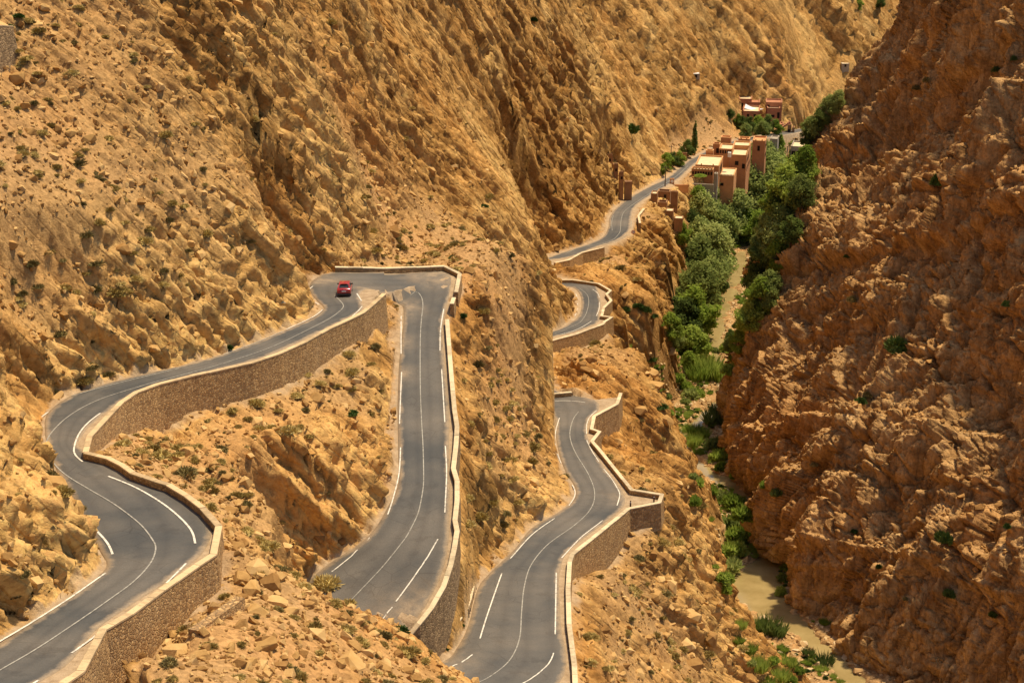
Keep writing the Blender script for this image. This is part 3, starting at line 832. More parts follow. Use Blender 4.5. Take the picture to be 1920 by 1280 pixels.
def paint_material(name, col, wear):
    m, nt, b = mat_nodes(name)
    g = NT(nt)
    n = g.noise(g.pos(), 2.4, 5, 0.7)
    g.lk(g.mix(g.ramp(n, [(0.55 - wear * 0.2, 0.0), (0.75 - wear * 0.2, 0.85)]), col, (0.16, 0.15, 0.135)), b.inputs['Base Color'])
    return m
M_LINE = paint_material('road_paint', (0.72, 0.68, 0.59), 0.35)
M_LINE_OLD = paint_material('worn_road_paint', (0.38, 0.365, 0.32), 0.6)

ROAD_LABEL = {'A': 'grey asphalt road climbing along the left rock face above the long stone wall', 'B': 'straight grey asphalt stretch descending from the hairpin bend', 'C': 'lower grey asphalt road winding past the small lay-by',
              'D': 'short asphalt bend with zigzag pale parapet in the middle distance', 'E': 'far asphalt road leading down to the village'}
road_obj = {}
extra_dust = [(at_z(820, 512, -72.5), 4.5), (at_z(700, 556, -71.8), 2.5), (at_z(752, 575, -73.2), 2.6), (at_z(748, 640, -74.5), 1.6), (at_z(748, 700, -75.6), 1.4), (at_z(790, 1150, -83.2), 4.0), (at_z(1190, 934, -98), 3.0), (at_z(1130, 755, -103), 3.2), (at_z(600, 520, -70.6), 2.4)]
for k, r in ROAD.items():
    L, R = r['L'], r['R']
    w = np.linalg.norm(R - L, axis=1)
    n = len(L)
    il = 0.35 if k in 'ABC' else 0.7
    ir = {'A': 0.35, 'B': 0.45, 'C': 0.55, 'D': 0.8, 'E': 0.9}[k]
    cols = 13
    u = np.linspace(0, 1, cols)[None, :, None]
    inner = L + (R - L) * (il / w)[:, None]; outer = R - (R - L) * (ir / w)[:, None]
    V = inner[:, None, :] * (1 - u) + outer[:, None, :] * u
    V[..., 2] = road_z(V[..., 0].ravel(), V[..., 1].ravel(), seg_of(k)).reshape(V.shape[:2]) + {'A': 0.055, 'B': 0.05, 'C': 0.055, 'D': 0.05, 'E': 0.055}[k]
    ww = (w - il - ir)[:, None]
    ed = np.minimum(u[..., 0], 1 - u[..., 0]) * ww
    ex = np.zeros(V.shape[:2])
    for c, rad in extra_dust:
        ex = np.maximum(ex, np.exp(-((V[..., 0] - c[0]) ** 2 + (V[..., 1] - c[1]) ** 2) / rad ** 2))
    lo = V[:, :1].copy(); hi = V[:, -1:].copy()
    lo[..., 2] -= 0.3; hi[..., 2] -= 0.3
    V = np.concatenate([lo, V, hi], 1)
    ed = np.pad(ed, ((0, 0), (1, 1))); ex = np.pad(ex, ((0, 0), (1, 1)), mode='edge')
    uu = np.pad(u[..., 0] + np.zeros((n, cols)), ((0, 0), (1, 1)), mode='edge')
    me = new_mesh('road', V.reshape(-1, 3), grid_faces(n, cols + 2), M_ASPH, False)
    ca = me.color_attributes.new('lane', 'FLOAT_COLOR', 'POINT')
    ca.data.foreach_set('color', np.stack([np.clip(ed / 4, 0, 1), uu, ex, np.ones_like(ed)], -1).astype(np.float32).ravel())
    road_obj[k] = put('road', me, kind='structure', label=ROAD_LABEL[k])

LINES = [  # road, width, worn?, px polyline
 ('A', .13, 1, [(-40, 1284), (0, 1255), (67, 1216), (134, 1172), (202, 1125), (252, 1088), (282, 1055), (292, 1028), (286, 1011), (262, 981), (218, 947), (168, 917), (124, 890), (101, 868), (88, 845), (87, 828), (101, 805), (134, 776), (185, 749), (269, 722), (336, 704), (437, 675), (504, 652), (571, 621), (614, 599), (637, 583), (644, 573), (637, 563), (627, 554)]),
 ('A', .17, 0, [(188, 774), (165, 792), (148, 813), (139, 838), (141, 852), (155, 865)]),
 ('A', .19, 0, [(203, 892), (252, 912), (302, 941), (336, 968), (359, 994), (366, 1018)]),
 ('A', .17, 0, [(349, 1055), (312, 1092)]), ('A', .17, 0, [(186, 1186), (134, 1223)]), ('A', .17, 0, [(72, 1274), (40, 1297)]),
 ('A', .2, 0, [(155, 968), (181, 994), (202, 1018), (211, 1038)]), ('A', .17, 0, [(198, 1073), (134, 1118), (67, 1161), (0, 1201), (-30, 1220)]),
 ('A', .15, 0, [(78, 781), (90, 772)]), ('A', .13, 1, [(134, 742), (220, 718), (336, 690)]), ('A', .15, 0, [(537, 617), (575, 600), (596, 588), (605, 580)]), ('A', .13, 1, [(420, 664), (480, 642), (530, 621)]),
 ('A', .14, 0, [(578, 547), (581, 541), (587, 536)]), ('A', .14, 0, [(584, 561), (590, 566), (599, 571)]), ('A', .17, 0, [(669, 550), (673, 556), (678, 564)]), ('A', .15, 0, [(679, 574), (672, 582), (661, 592)]),
 ('B', .13, 1, [(768, 542), (780, 546), (789, 554), (793, 571), (790, 600), (788, 638), (788, 719), (790, 780), (793, 833), (794, 870), (794, 907), (790, 935), (784, 961), (773, 985), (758, 1011), (717, 1062), (663, 1119), (640, 1142)]),
 ('B', .14, 0, [(752, 586), (752, 625), (752, 663)]), ('B', .14, 0, [(753, 697), (751, 745), (749, 794)]), ('B', .15, 0, [(751, 838), (750, 865), (747, 894), (737, 934), (727, 964)]), ('B', .15, 0, [(693, 1007), (667, 1035), (640, 1057), (622, 1071)]),
 ('B', .15, 0, [(832, 579), (826, 618), (825, 657)]), ('B', .15, 0, [(828, 692), (831, 740), (834, 791)]), ('B', .15, 0, [(835, 835), (837, 870), (837, 900), (834, 960)]), ('B', .16, 0, [(821, 1010), (794, 1055), (742, 1127)]), ('B', .16, 0, [(736, 1137), (712, 1167)]),
 ('C', .13, 1, [(1085, 771), (1075, 785), (1069, 806), (1070, 825), (1080, 850), (1104, 890), (1115, 924), (1107, 954), (1077, 984), (1026, 1021), (996, 1058), (983, 1099), (978, 1146), (974, 1196), (956, 1236), (922, 1265), (892, 1280), (850, 1292)]),
 ('C', .13, 0, [(1049, 783), (1042, 808), (1041, 836), (1046, 852), (1052, 868)]), ('C', .13, 0, [(1073, 908), (1078, 920), (1077, 931), (1067, 947)]), ('C', .15, 0, [(1040, 971), (996, 1003), (957, 1046)]), ('C', .16, 0, [(941, 1074), (925, 1119), (912, 1157), (900, 1196)]), ('C', .16, 0, [(886, 1226), (868, 1239), (845, 1250)]),
 ('C', .13, 0, [(1119, 769), (1106, 781), (1100, 796), (1100, 813)]), ('C', .14, 0, [(1100, 825), (1110, 845), (1123, 865)]), ('C', .15, 0, [(1132, 879), (1146, 896), (1157, 914), (1162, 927), (1157, 947)]), ('C', .15, 0, [(1130, 975), (1090, 1006), (1053, 1045)]), ('C', .16, 0, [(1043, 1073), (1042, 1130), (1041, 1188)]), ('C', .15, 0, [(1038, 1223), (1032, 1238), (1020, 1252), (1000, 1268), (978, 1281)]),
 ('C', .13, 0, [(1040, 751), (1070, 751), (1097, 754)]),
 ('D', .12, 1, [(1040, 625), (1083, 607), (1094, 596), (1100, 585), (1104, 566), (1100, 551), (1085, 540)]), ('D', .14, 0, [(1109, 602), (1083, 617), (1050, 627)]), ('D', .14, 0, [(1124, 566), (1123, 580), (1118, 592)]), ('D', .14, 0, [(1111, 542), (1120, 549), (1124, 558)]), ('D', .14, 0, [(1083, 568), (1082, 581), (1078, 592)]), ('D', .14, 0, [(1074, 546), (1080, 552), (1084, 560)]),
 ('E', .14, 1, [(1060, 476), (1085, 464), (1120, 458), (1147, 450), (1158, 441), (1163, 432), (1165, 411), (1173, 394), (1207, 370), (1240, 349), (1270, 329), (1290, 311)]), ('E', .14, 1, [(1176, 440), (1152, 453), (1130, 459)]), ('E', .14, 1, [(1148, 432), (1147, 418), (1150, 404)]), ('E', .14, 1, [(1183, 427), (1184, 414)]),
]
def road_point(pp, key, lift):
    pp = np.asarray(pp, float)
    segs = seg_of(key)
    z = np.full(len(pp), ROAD[key]['C'][:, 2].mean() - CAM_H)
    for it in range(25):
        q = at_z(pp[:, 0], pp[:, 1], z)
        z = z + 0.7 * (road_z(q[:, 0], q[:, 1], segs) + lift - CAM_H - z)
    return at_z(pp[:, 0], pp[:, 1], z)
for key, width, worn, pl in LINES:
    q = catmull(road_point(pl, key, 0.09), 0.8)
    q = resample(q, 0.7)
    q[:, 2] = road_z(q[:, 0], q[:, 1], seg_of(key)) + 0.09
    a = offset_line(q, 1, width * 0.42); b = offset_line(q, -1, width * 0.42)
    put('marking', new_mesh('marking', np.stack([a, b], 1).reshape(-1, 3), grid_faces(len(q), 2), M_LINE_OLD if worn else M_LINE), parent=road_obj[key])

# ------------------------------------------------------------------ masonry walls
def stone_material(name, c1, c2, c3, scale=2.6):
    m, nt, b = mat_nodes(name)
    g = NT(nt)
    P = g.pos((1, 1, 1.35))
    wob = g.n('ShaderNodeVectorMath', operation='ADD')
    nz = g.n('ShaderNodeTexNoise'); nz.inputs['Scale'].default_value = 1.5
    g.lk(P, nz.inputs['Vector'])
    sc = g.n('ShaderNodeVectorMath', operation='SCALE'); sc.inputs['Scale'].default_value = 0.25
    g.lk(nz.outputs['Color'], sc.inputs[0]); g.lk(P, wob.inputs[0]); g.lk(sc.outputs[0], wob.inputs[1])
    V = wob.outputs[0]
    cell = g.voro(V, scale, out='Color')
    sp = g.n('ShaderNodeSeparateColor'); g.lk(cell, sp.inputs['Color'])
    edge = g.voro(V, scale, 'DISTANCE_TO_EDGE')
    stone = g.ramp(sp.outputs[0], [(0.0, c1), (0.55, c2), (1.0, c3)])
    stone = g.mix(0.5, stone, g.mix(1.0, stone, g.ramp(g.noise(g.pos(), 5, 3, 0.7), [(0.3, 0.3), (0.7, 0.75)]), 'OVERLAY'))
    joint = g.ramp(edge, [(0.03, 1.0), (0.10, 0.0)])
    col = g.mix(g.math('MULTIPLY', joint, 0.75), stone, (0.36, 0.25, 0.14))
    col = g.mix(g.math('MULTIPLY', g.ramp(g.noise(g.pos((1, 1, 0.4)), 0.5, 4, 0.6), [(0.5, 0.0), (0.75, 1.0)]), 0.5), col, (0.42, 0.28, 0.15))
    g.lk(col, b.inputs['Base Color'])
    hgt = g.math('ADD', g.ramp(edge, [(0.0, 0.0), (0.16, 1.0)]), g.math('MULTIPLY', sp.outputs[1], 0.6))
    g.lk(g.bump(hgt, 0.9, 0.09), b.inputs['Normal'])
    return m
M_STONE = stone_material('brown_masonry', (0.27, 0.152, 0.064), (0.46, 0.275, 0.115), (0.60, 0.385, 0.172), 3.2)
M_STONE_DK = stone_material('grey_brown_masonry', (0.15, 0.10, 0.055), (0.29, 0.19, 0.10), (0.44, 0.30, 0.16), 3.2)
def coping_material(name, col):
    m, nt, b = mat_nodes(name)
    g = NT(nt)
    oi = g.n('ShaderNodeObjectInfo')
    t = g.math('ADD', g.math('MULTIPLY', g.noise(g.pos(), 1.1, 5, 0.7), 0.65), g.math('MULTIPLY', oi.outputs['Random'], 0.35))
    c = g.ramp(t, [(0.28, tuple(x * 0.62 for x in col)), (0.5, col), (0.75, tuple(min(1, x * 1.14) for x in col))])
    c = g.mix(g.math('MULTIPLY', g.ramp(g.noise(g.pos(), 3.5, 4, 0.7), [(0.56, 0.0), (0.68, 1.0)]), 0.5), c, (0.30, 0.21, 0.12))
    g.lk(c, b.inputs['Base Color'])
    g.lk(g.bump(g.noise(g.pos(), 6.0, 3, 0.7), 0.5, 0.04), b.inputs['Normal'])
    return m
M_COPE = coping_material('pale_coping', (0.60, 0.44, 0.25))
M_COPE_WH = coping_material('whitish_coping', (0.66, 0.53, 0.34))

def densify(P, step):
    out = []
    for a, b in zip(P[:-1], P[1:]):
        m = max(1, int(math.ceil(np.linalg.norm((b - a)[:2]) / step)))
        for i in range(m):
            out.append(a + (b - a) * i / m)
    out.append(P[-1])
    return np.array(out)

def miter_normals(P):
    t = np.diff(P[:, :2], axis=0)
    t /= np.linalg.norm(t, axis=1)[:, None] + 1e-9
    n = np.stack([-t[:, 1], t[:, 0]], 1)
    a = np.concatenate([n[:1], n]); b = np.concatenate([n, n[-1:]])
    m = a + b
    l2 = (m * m).sum(1, keepdims=True)
    m = m * 2 / np.maximum(l2, 1.2)
    return m

def wall_object(top, toe_depth, out_sign, label, mat, cope, name='parapet', thick=0.46, lip=0.03, batter=0.05, group=None, cope_step=2.4):
    """top: plan line at coping top; toe_depth: ground depth below the road outside"""
    root = bpy.data.objects.new(name, None)
    COL.objects.link(root)
    c0 = top[len(top) // 2]
    root['label'] = label; root['category'] = 'wall'
    if group: root['group'] = group
    D = densify(np.concatenate([top, np.asarray(toe_depth, float)[:, None]], 1), 1.6)
    N = miter_normals(D) * out_sign
    h = thick / 2
    zt = D[:, 2] - 0.13
    zb = D[:, 2] - PARAPET - D[:, 3] - 1.2
    H = zt - zb
    rowsn = 5
    sec = []
    fr = np.linspace(0, 1, rowsn)
    for f in fr:                                            # inner face bottom -> top
        sec.append(np.stack([D[:, 0] - N[:, 0] * h, D[:, 1] - N[:, 1] * h, zb + (zt - zb) * f], 1))
    for f in fr[::-1]:                                      # outer face top -> bottom
        o = h + batter * H * (1 - f)
        sec.append(np.stack([D[:, 0] + N[:, 0] * o, D[:, 1] + N[:, 1] * o, zb + (zt - zb) * f], 1))
    S = np.stack(sec, 1)                                    # (n, 2*rows, 3)
    n, m = S.shape[:2]
    V = S.reshape(-1, 3)
    F = [tuple(f) for f in grid_faces(n, m)] + [tuple(range(m)), tuple(range((n - 1) * m, n * m))[::-1]]
    put('masonry', new_mesh('masonry', V, F, mat), parent=root)
    # coping slabs, one per span
    T = densify(top, cope_step)
    NN = miter_normals(T) * out_sign
    hw = h + lip
    for i in range(len(T) - 1):
        a, b = T[i].copy(), T[i + 1].copy()
        na, nb = NN[i], NN[i + 1]
        d = (b - a) / (np.linalg.norm(b - a) + 1e-9)
        a += d * 0.012; b -= d * 0.012
        jz = random.uniform(-0.015, 0.02)
        vs = []
        for q, nn in ((a, na), (b, nb)):
            for o, dz in ((-hw, -0.14), (-hw, -0.02), (-hw + 0.03, 0.0), (hw - 0.03, 0.0), (hw, -0.02), (hw, -0.14)):
                vs.append((q[0] + nn[0] * o, q[1] + nn[1] * o, q[2] + dz + jz))
        fs = [(0, 1, 7, 6), (1, 2, 8, 7), (2, 3, 9, 8), (3, 4, 10, 9), (4, 5, 11, 10), (5, 0, 6, 11), (5, 4, 3, 2, 1, 0), (6, 7, 8, 9, 10, 11)]
        put('coping', new_mesh('coping', vs, fs, cope), parent=root)
    return root

def outward(P, segs):
    """which side of the line points away from the road"""
    N = miter_normals(P)
    s = 0
    C = segs[:, 0]
    for p, n in zip(P, N):
        i = np.argmin(((C[:, :2] - p[:2]) ** 2).sum(1))
        s += np.dot(n, p[:2] - C[i, :2])
    return 1 if s > 0 else -1
def clean(P, idx):
    return P[idx]
W = WALL
def wl(k, i, j, label, mat=None, cope=None, **kw):
    w = W[k]
    T = w['top'][i:j]
    return wall_object(T, w['toe'][i:j], outward(T, w['segs']), label, mat or M_STONE, cope or M_COPE, **kw)
wl('W1', 0, 18, 'winding stone parapet with pale coping around the outside of the near left bend')
wl('W1', 17, 33, 'long curved brown stone retaining wall below the road with the red car')
wl('W2', 0, 6, 'straight low stone parapet behind the hairpin bend', cope=M_COPE_WH)
wl('W2', 5, 7, 'short pale parapet at the right corner of the hairpin', cope=M_COPE_WH)
wl('W2b', 0, 2, 'broken stub of parapet beside the gap at the hairpin', cope=M_COPE_WH)
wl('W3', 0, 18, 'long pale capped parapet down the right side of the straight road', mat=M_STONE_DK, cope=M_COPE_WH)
wl('W5', 0, 11, 'angular stone parapet from the upper turning place to the lay-by corner', cope=M_COPE_WH)
wl('W5', 10, 19, 'stone retaining wall from the lay-by down the right side of the lower road', cope=M_COPE_WH)
wl('W7', 0, 13, 'zigzag pale parapet around the bend in the middle distance', cope=M_COPE_WH)
wl('W8', 0, 4, 'short stone retaining wall under the far road before the village', cope=M_COPE_WH)

def line_wall(pl, key, lift, toe, label, out_sign=1, z_given=None, **kw):
    q = road_point(pl, key, lift)
    return wall_object(q, [toe] * len(q), out_sign, label, kw.pop('mat', M_STONE), kw.pop('cope', M_COPE_WH), **kw)
line_wall([(885, 1098), (880, 1120), (874, 1138), (858, 1162), (828, 1189), (793, 1214), (775, 1226)], 'C', 1.15, 0.6, 'low footing wall with pale top between the two near roads', mat=M_STONE, out_sign=-1)
line_wall([(1028, 738), (1050, 736), (1072, 734)], 'C', 0.75, 0.6, 'low pale kerb wall behind the turning place', thick=0.4)
line_wall([(1200, 418), (1197, 404), (1207, 391)], 'E', 0.6, 0.8, 'small whitish kerb wall beside the far road', thick=0.5)

# ------------------------------------------------------------------ river
def water_material():
    m, nt, b = mat_nodes('muddy_water')
    g = NT(nt)
    P = g.pos()
    g.lk(g.ramp(g.noise(P, 0.25, 4, 0.6), [(0.3, (0.27, 0.20, 0.08)), (0.7, (0.38, 0.29, 0.13))]), b.inputs['Base Color'])
    b.inputs['Roughness'].default_value = 0.12
    b.inputs['Specular IOR Level'].default_value = 0.5
    g.lk(g.bump(g.noise(P, 2.2, 4, 0.6), 0.25, 0.05), b.inputs['Normal'])
    return m
M_WATER = water_material()
half = 6.5
a = offset_line(RIV[:, :3], 1, half); b = offset_line(RIV[:, :3], -1, half)
u = np.linspace(0, 1, 5)[None, :, None]
V = a[:, None, :] * (1 - u) + b[:, None, :] * u
put('river', new_mesh('river', V.reshape(-1, 3), grid_faces(len(a), 5), M_WATER, True), kind='structure', label='narrow muddy river at the bottom of the gorge')
# ------------------------------------------------------------------ small mesh builder
class MB:
    def __init__(s): s.v = []; s.f = []; s.mi = []
    def add(s, vs, fs, mi=0):
        o = len(s.v)
        s.v += [tuple(map(float, v)) for v in vs]
        s.f += [tuple(i + o for i in f) for f in fs]
        s.mi += [mi] * len(fs)
    def box(s, x0, x1, y0, y1, z0, z1, mi=0):
        s.add([(x0, y0, z0), (x1, y0, z0), (x1, y1, z0), (x0, y1, z0), (x0, y0, z1), (x1, y0, z1), (x1, y1, z1), (x0, y1, z1)],
              [(0, 3, 2, 1), (4, 5, 6, 7), (0, 1, 5, 4), (1, 2, 6, 5), (2, 3, 7, 6), (3, 0, 4, 7)], mi)
    def tube(s, pts, radii, n=8, mi=0, cap=True):
        pts = [Vector(p) for p in pts]
        rings = []
        o = len(s.v)
        for i, p in enumerate(pts):
            t = (pts[min(i + 1, len(pts) - 1)] - pts[max(i - 1, 0)]).normalized()
            a = t.orthogonal().normalized() if i == 0 else (a - t * a.dot(t)).normalized()
            b = t.cross(a)
            for k in range(n):
                w = 2 * math.pi * k / n
                s.v.append(tuple(p + (a * math.cos(w) + b * math.sin(w)) * radii[i]))
        for i in range(len(pts) - 1):
            for k in range(n):
                s.f.append((o + i * n + k, o + i * n + (k + 1) % n, o + (i + 1) * n + (k + 1) % n, o + (i + 1) * n + k)); s.mi.append(mi)
        if cap:
            s.f.append(tuple(o + (len(pts) - 1) * n + k for k in range(n))); s.mi.append(mi)
            s.f.append(tuple(o + k for k in range(n))[::-1]); s.mi.append(mi)
    def mesh(s, name, mats, smooth_shade=False):
        me = bpy.data.meshes.new(name)
        me.from_pydata(s.v, [], s.f)
        for m in (mats if isinstance(mats, (list, tuple)) else [mats]):
            me.materials.append(m)
        me.polygons.foreach_set('material_index', s.mi)
        if smooth_shade:
            me.polygons.foreach_set('use_smooth', [True] * len(s.f))
        me.update()
        return me

def empty(name, loc, rz, label, category, group=None):
    o = bpy.data.objects.new(name, None)
    COL.objects.link(o)
    o.location = loc
    o.rotation_euler = (0, 0, rz)
    o['label'] = label; o['category'] = category
    if group: o['group'] = group
    return o

# ------------------------------------------------------------------ stones
def tinted(name, stops, scale=3.0, rough=0.95, var=0.35, bump=0.0):
    """noise-coloured material with a different tint for every object"""
    m, nt, b = mat_nodes(name)
    g = NT(nt)
    oi = g.n('ShaderNodeObjectInfo')
    t = g.math('ADD', g.math('MULTIPLY', g.noise(g.pos(), scale, 3, 0.6), 1 - var), g.math('MULTIPLY', oi.outputs['Random'], var))
    g.lk(g.ramp(t, stops), b.inputs['Base Color'])
    b.inputs['Roughness'].default_value = rough
    b.inputs['Specular IOR Level'].default_value = 0.08
    if bump:
        g.lk(g.bump(g.noise(g.pos(), scale * 4, 4, 0.7), 0.7, bump), b.inputs['Normal'])
    return m
M_CLIFFSTONE = tinted('cliff_debris', [(0.25, (0.24, 0.125, 0.042)), (0.5, (0.44, 0.245, 0.085)), (0.8, (0.60, 0.365, 0.145))], 1.5, 0.95, 0.5, 0.06)
M_STONES = tinted('loose_rock', [(0.25, (0.28, 0.15, 0.05)), (0.5, (0.47, 0.28, 0.10)), (0.8, (0.66, 0.44, 0.19))], 1.5, 0.95, 0.5, 0.06)
M_RIVERSTONE = tinted('river_stone', [(0.25, (0.38, 0.23, 0.10)), (0.55, (0.56, 0.38, 0.18)), (0.8, (0.66, 0.52, 0.32))], 1.5, 0.9, 0.5, 0.04)

def hull_stone(n, sx, sy, sz, seed, cuts=True):
    rr = random.Random(seed)
    bm = bmesh.new()
    for i in range(n):
        v = Vector((rr.gauss(0, 1), rr.gauss(0, 1), rr.gauss(0, 1))).normalized()
        k = 0.75 + 0.3 * rr.random()
        # push towards a box for broken, angular blocks
        q = Vector([math.copysign(abs(c) ** 0.6, c) for c in v]) * k
        bm.verts.new((q.x * sx, q.y * sy, q.z * sz))
    r = bmesh.ops.convex_hull(bm, input=bm.verts)
    bmesh.ops.delete(bm, geom=[e for e in r['geom_interior'] if isinstance(e, bmesh.types.BMVert)], context='VERTS')
    me = bpy.data.meshes.new('stone')
    bm.to_mesh(me)
    bm.free()
    return me
STONES = []
for i in range(6):
    me = hull_stone(13, 0.55, 0.45, 0.30 + 0.04 * i, 100 + i)
    me.materials.append(M_STONES)
    STONES.append(me)
CSTONES = []
for i in range(4):
    me = hull_stone(15, 0.55, 0.45, 0.36, 170 + i)
    me.materials.append(M_CLIFFSTONE)
    CSTONES.append(me)
RSTONES = []
for i in range(4):
    me = hull_stone(18, 0.55, 0.45, 0.28, 140 + i)
    me.materials.append(M_RIVERSTONE)
    RSTONES.append(me)
BOULDERS = []
for i in range(7):
    me = hull_stone(26, 0.62, 0.5, 0.42, 200 + i)
    me.materials.append(M_STONES)
    BOULDERS.append(me)

def scatter_stuff(name, meshes, pos, scl, rot, label, category):
    """one object: copies of small meshes on given points"""
    me = bpy.data.meshes.new(name)
    me.vertices.add(len(pos))
    me.vertices.foreach_set('co', np.asarray(pos, np.float32).ravel())
    for nm, data in (('scl', scl), ('rot', rot)):
        a = me.attributes.new(nm, 'FLOAT_VECTOR', 'POINT')
        a.data.foreach_set('vector', np.asarray(data, np.float32).ravel())
    o = put(name, me, kind='stuff', label=label, category=category)
    ng = bpy.data.node_groups.new(name, 'GeometryNodeTree')
    ng.interface.new_socket('Geometry', in_out='INPUT', socket_type='NodeSocketGeometry')
    ng.interface.new_socket('Geometry', in_out='OUTPUT', socket_type='NodeSocketGeometry')
    N = ng.nodes
    gi = N.new('NodeGroupInput'); go = N.new('NodeGroupOutput')
    g2i = N.new('GeometryNodeGeometryToInstance')
    for m in meshes:
        po = bpy.data.objects.new(name + '_source', m)
        oi = N.new('GeometryNodeObjectInfo')
        oi.inputs['Object'].default_value = po
        oi.inputs['As Instance'].default_value = False
        ng.links.new(oi.outputs['Geometry'], g2i.inputs[0])
    iop = N.new('GeometryNodeInstanceOnPoints')
    ng.links.new(gi.outputs[0], iop.inputs['Points'])
    ng.links.new(g2i.outputs[0], iop.inputs['Instance'])
    iop.inputs['Pick Instance'].default_value = True
    for nm, sock in (('scl', 'Scale'), ('rot', 'Rotation')):
        na = N.new('GeometryNodeInputNamedAttribute')
        na.data_type = 'FLOAT_VECTOR'
        na.inputs['Name'].default_value = nm
        ng.links.new(na.outputs[0], iop.inputs[sock])
    ng.links.new(iop.outputs[0], go.inputs[0])
    md = o.modifiers.new('scatter', 'NODES')
    md.node_group = ng
    return o

e1 = HILL_P[1:, :-1] - HILL_P[:-1, :-1]; e2 = HILL_P[:-1, 1:] - HILL_P[:-1, :-1]
AREA = np.linalg.norm(np.cross(e1, e2), axis=2)
AREA = np.minimum(AREA, 3.0)
def pick(n, weight):
    w = (weight[:-1, :-1] * AREA).ravel()
    c = np.cumsum(w)
    k = np.searchsorted(c, RNG.random(n) * c[-1])
    i, j = np.unravel_index(np.minimum(k, len(w) - 1), AREA.shape)
    a, b = RNG.random(n)[:, None], RNG.random(n)[:, None]
    P = HILL_P[i, j] + (HILL_P[i + 1, j] - HILL_P[i, j]) * a * 0.9 + (HILL_P[i, j + 1] - HILL_P[i, j]) * b * 0.9
    return P, HILL_N[i, j], i, j
HY = HILL_P[..., 1]; HX = HILL_P[..., 0]
infield = (np.abs(HX) < 0.33 * HY + 6) & ~HILL_IN
near_f = np.exp(-np.maximum(HY - 100, 0) / 130.0)
off_road = (HILL_DR > 0.6) & infield
not_bed = smooth(5, 10, HILL_DV)
flatness = np.clip(HILL_N[..., 2], 0, 1)
# rubble over scree and ledges
wgt = off_road * near_f * (0.25 + 1.1 * (1 - HILL_ROCK)) * not_bed * smooth(0.15, 0.5, flatness)
NR = 46000
P, Nn, ii, jj = pick(NR, wgt)
sz = np.exp(RNG.normal(-1.35, 0.55, NR)).clip(0.08, 1.0) * (0.8 + P[:, 1] / 500)
scl = sz[:, None] * RNG.uniform(0.75, 1.3, (NR, 3))
rot = np.stack([RNG.normal(0, 0.5, NR), RNG.normal(0, 0.5, NR), RNG.uniform(0, 6.28, NR)], 1)
scatter_stuff('rubble', STONES, P + Nn * (sz * 0.08)[:, None], scl, rot, 'loose angular rubble strewn over the ochre slopes', 'rubble')
# stones in the river bed
wgt = infield * (1 - smooth(8, 12, HILL_DV)) * smooth(0.8, 2.0, HILL_DV)
NR = 16000
P, Nn, ii, jj = pick(NR, wgt.astype(float))
sz = np.exp(RNG.normal(-0.55, 0.5, NR)).clip(0.15, 1.8)
scl = sz[:, None] * RNG.uniform(0.75, 1.3, (NR, 3))
rot = np.stack([RNG.normal(0, 0.3, NR), RNG.normal(0, 0.3, NR), RNG.uniform(0, 6.28, NR)], 1)
scatter_stuff('gravel', RSTONES, P, scl, rot, 'rounded stones and gravel along the river bed', 'gravel')
# talus on the cliff ledges
ce1 = Sc[1:, :-1] - Sc[:-1, :-1]; ce2 = Sc[:-1, 1:] - Sc[:-1, :-1]
cw = (np.linalg.norm(np.cross(ce1, ce2), axis=2) * smooth(0.58, 0.8, sm[:-1, :-1])).ravel()
cc = np.cumsum(cw)
NR = 6000
k = np.searchsorted(cc, RNG.random(NR) * cc[-1])
ci, cj = np.unravel_index(np.minimum(k, len(cw) - 1), (Sc.shape[0] - 1, Sc.shape[1] - 1))
sz = np.exp(RNG.normal(-0.75, 0.5, NR)).clip(0.15, 1.5)
scatter_stuff('talus', CSTONES, Sc[ci, cj] + Nd[ci, cj] * (sz * 0.05)[:, None], sz[:, None] * RNG.uniform(0.7, 1.3, (NR, 3)), np.stack([RNG.normal(0, 0.5, NR), RNG.normal(0, 0.5, NR), RNG.uniform(0, 6.28, NR)], 1), 'broken rock lying on the ledges of the dark cliff', 'talus')

# where things stand, in words
PLACES = {'cliff': ('the dark cliff over the river', 0, 1280), 'rib': ('the rocky rib before the straight road', 1000, 1280), 'rock': ('the rock inside the near bend', 700, 1170), 'triangle': ('the scree between curved wall and straight road', 600, 1060),
          'slope': ('the slope over the red car', 330, 740), 'lower': ('the slope below the lay-by', 960, 1280), 'bank': ('the rocky bank above the river bend', 640, 960), 'spur': ('the spur beside the lower road', 500, 1060),
          'far': ('the slope under the zigzag parapet', 400, 640), 'village': ('the mountainside over the village', 0, 400), 'mountain': ('the mountainside behind the hairpin', 0, 500)}
def place_key(px, py):
    if px > 1330 and (px - 1330) * 2.2 > (900 - py): return 'cliff'
    if py > 1000 + (px - 420) * 0.58 and px < 900: return 'rib'
    if px < 190 and py > 700: return 'rock'
    if px < 730 and py > 560 and py > 560 + (730 - px) * 0.36: return 'triangle'
    if px < 640 and py > 330: return 'slope'
    if px > 1060 and py > 960: return 'lower'
    if px > 1060 and py > 640: return 'bank'
    if 840 < px <= 1075 and py > 500: return 'spur'
    if px > 1080 and py > 400: return 'far'
    if px > 1080: return 'village'
    return 'mountain'
def place_words(px, py, x=None, y=None):
    """where a thing stands: how far down its slope, and whether by the road"""
    k = place_key(px, py)
    words_, y0, y1 = PLACES[k]
    f = (py - y0) / (y1 - y0)
    v = 'high on ' if f < 0.36 else 'midway down ' if f < 0.66 else 'low on '
    by = ''
    if x is not None and k != 'cliff':
        dd = float(grid_sample(D_ROAD, np.array([x]), np.array([y]))[0])
        by = ', by the road' if dd < 3.5 else ''
    return k, v + words_ + by
def size_word(r, a, b): return 'small ' if r < a else 'large ' if r > b else 'medium '

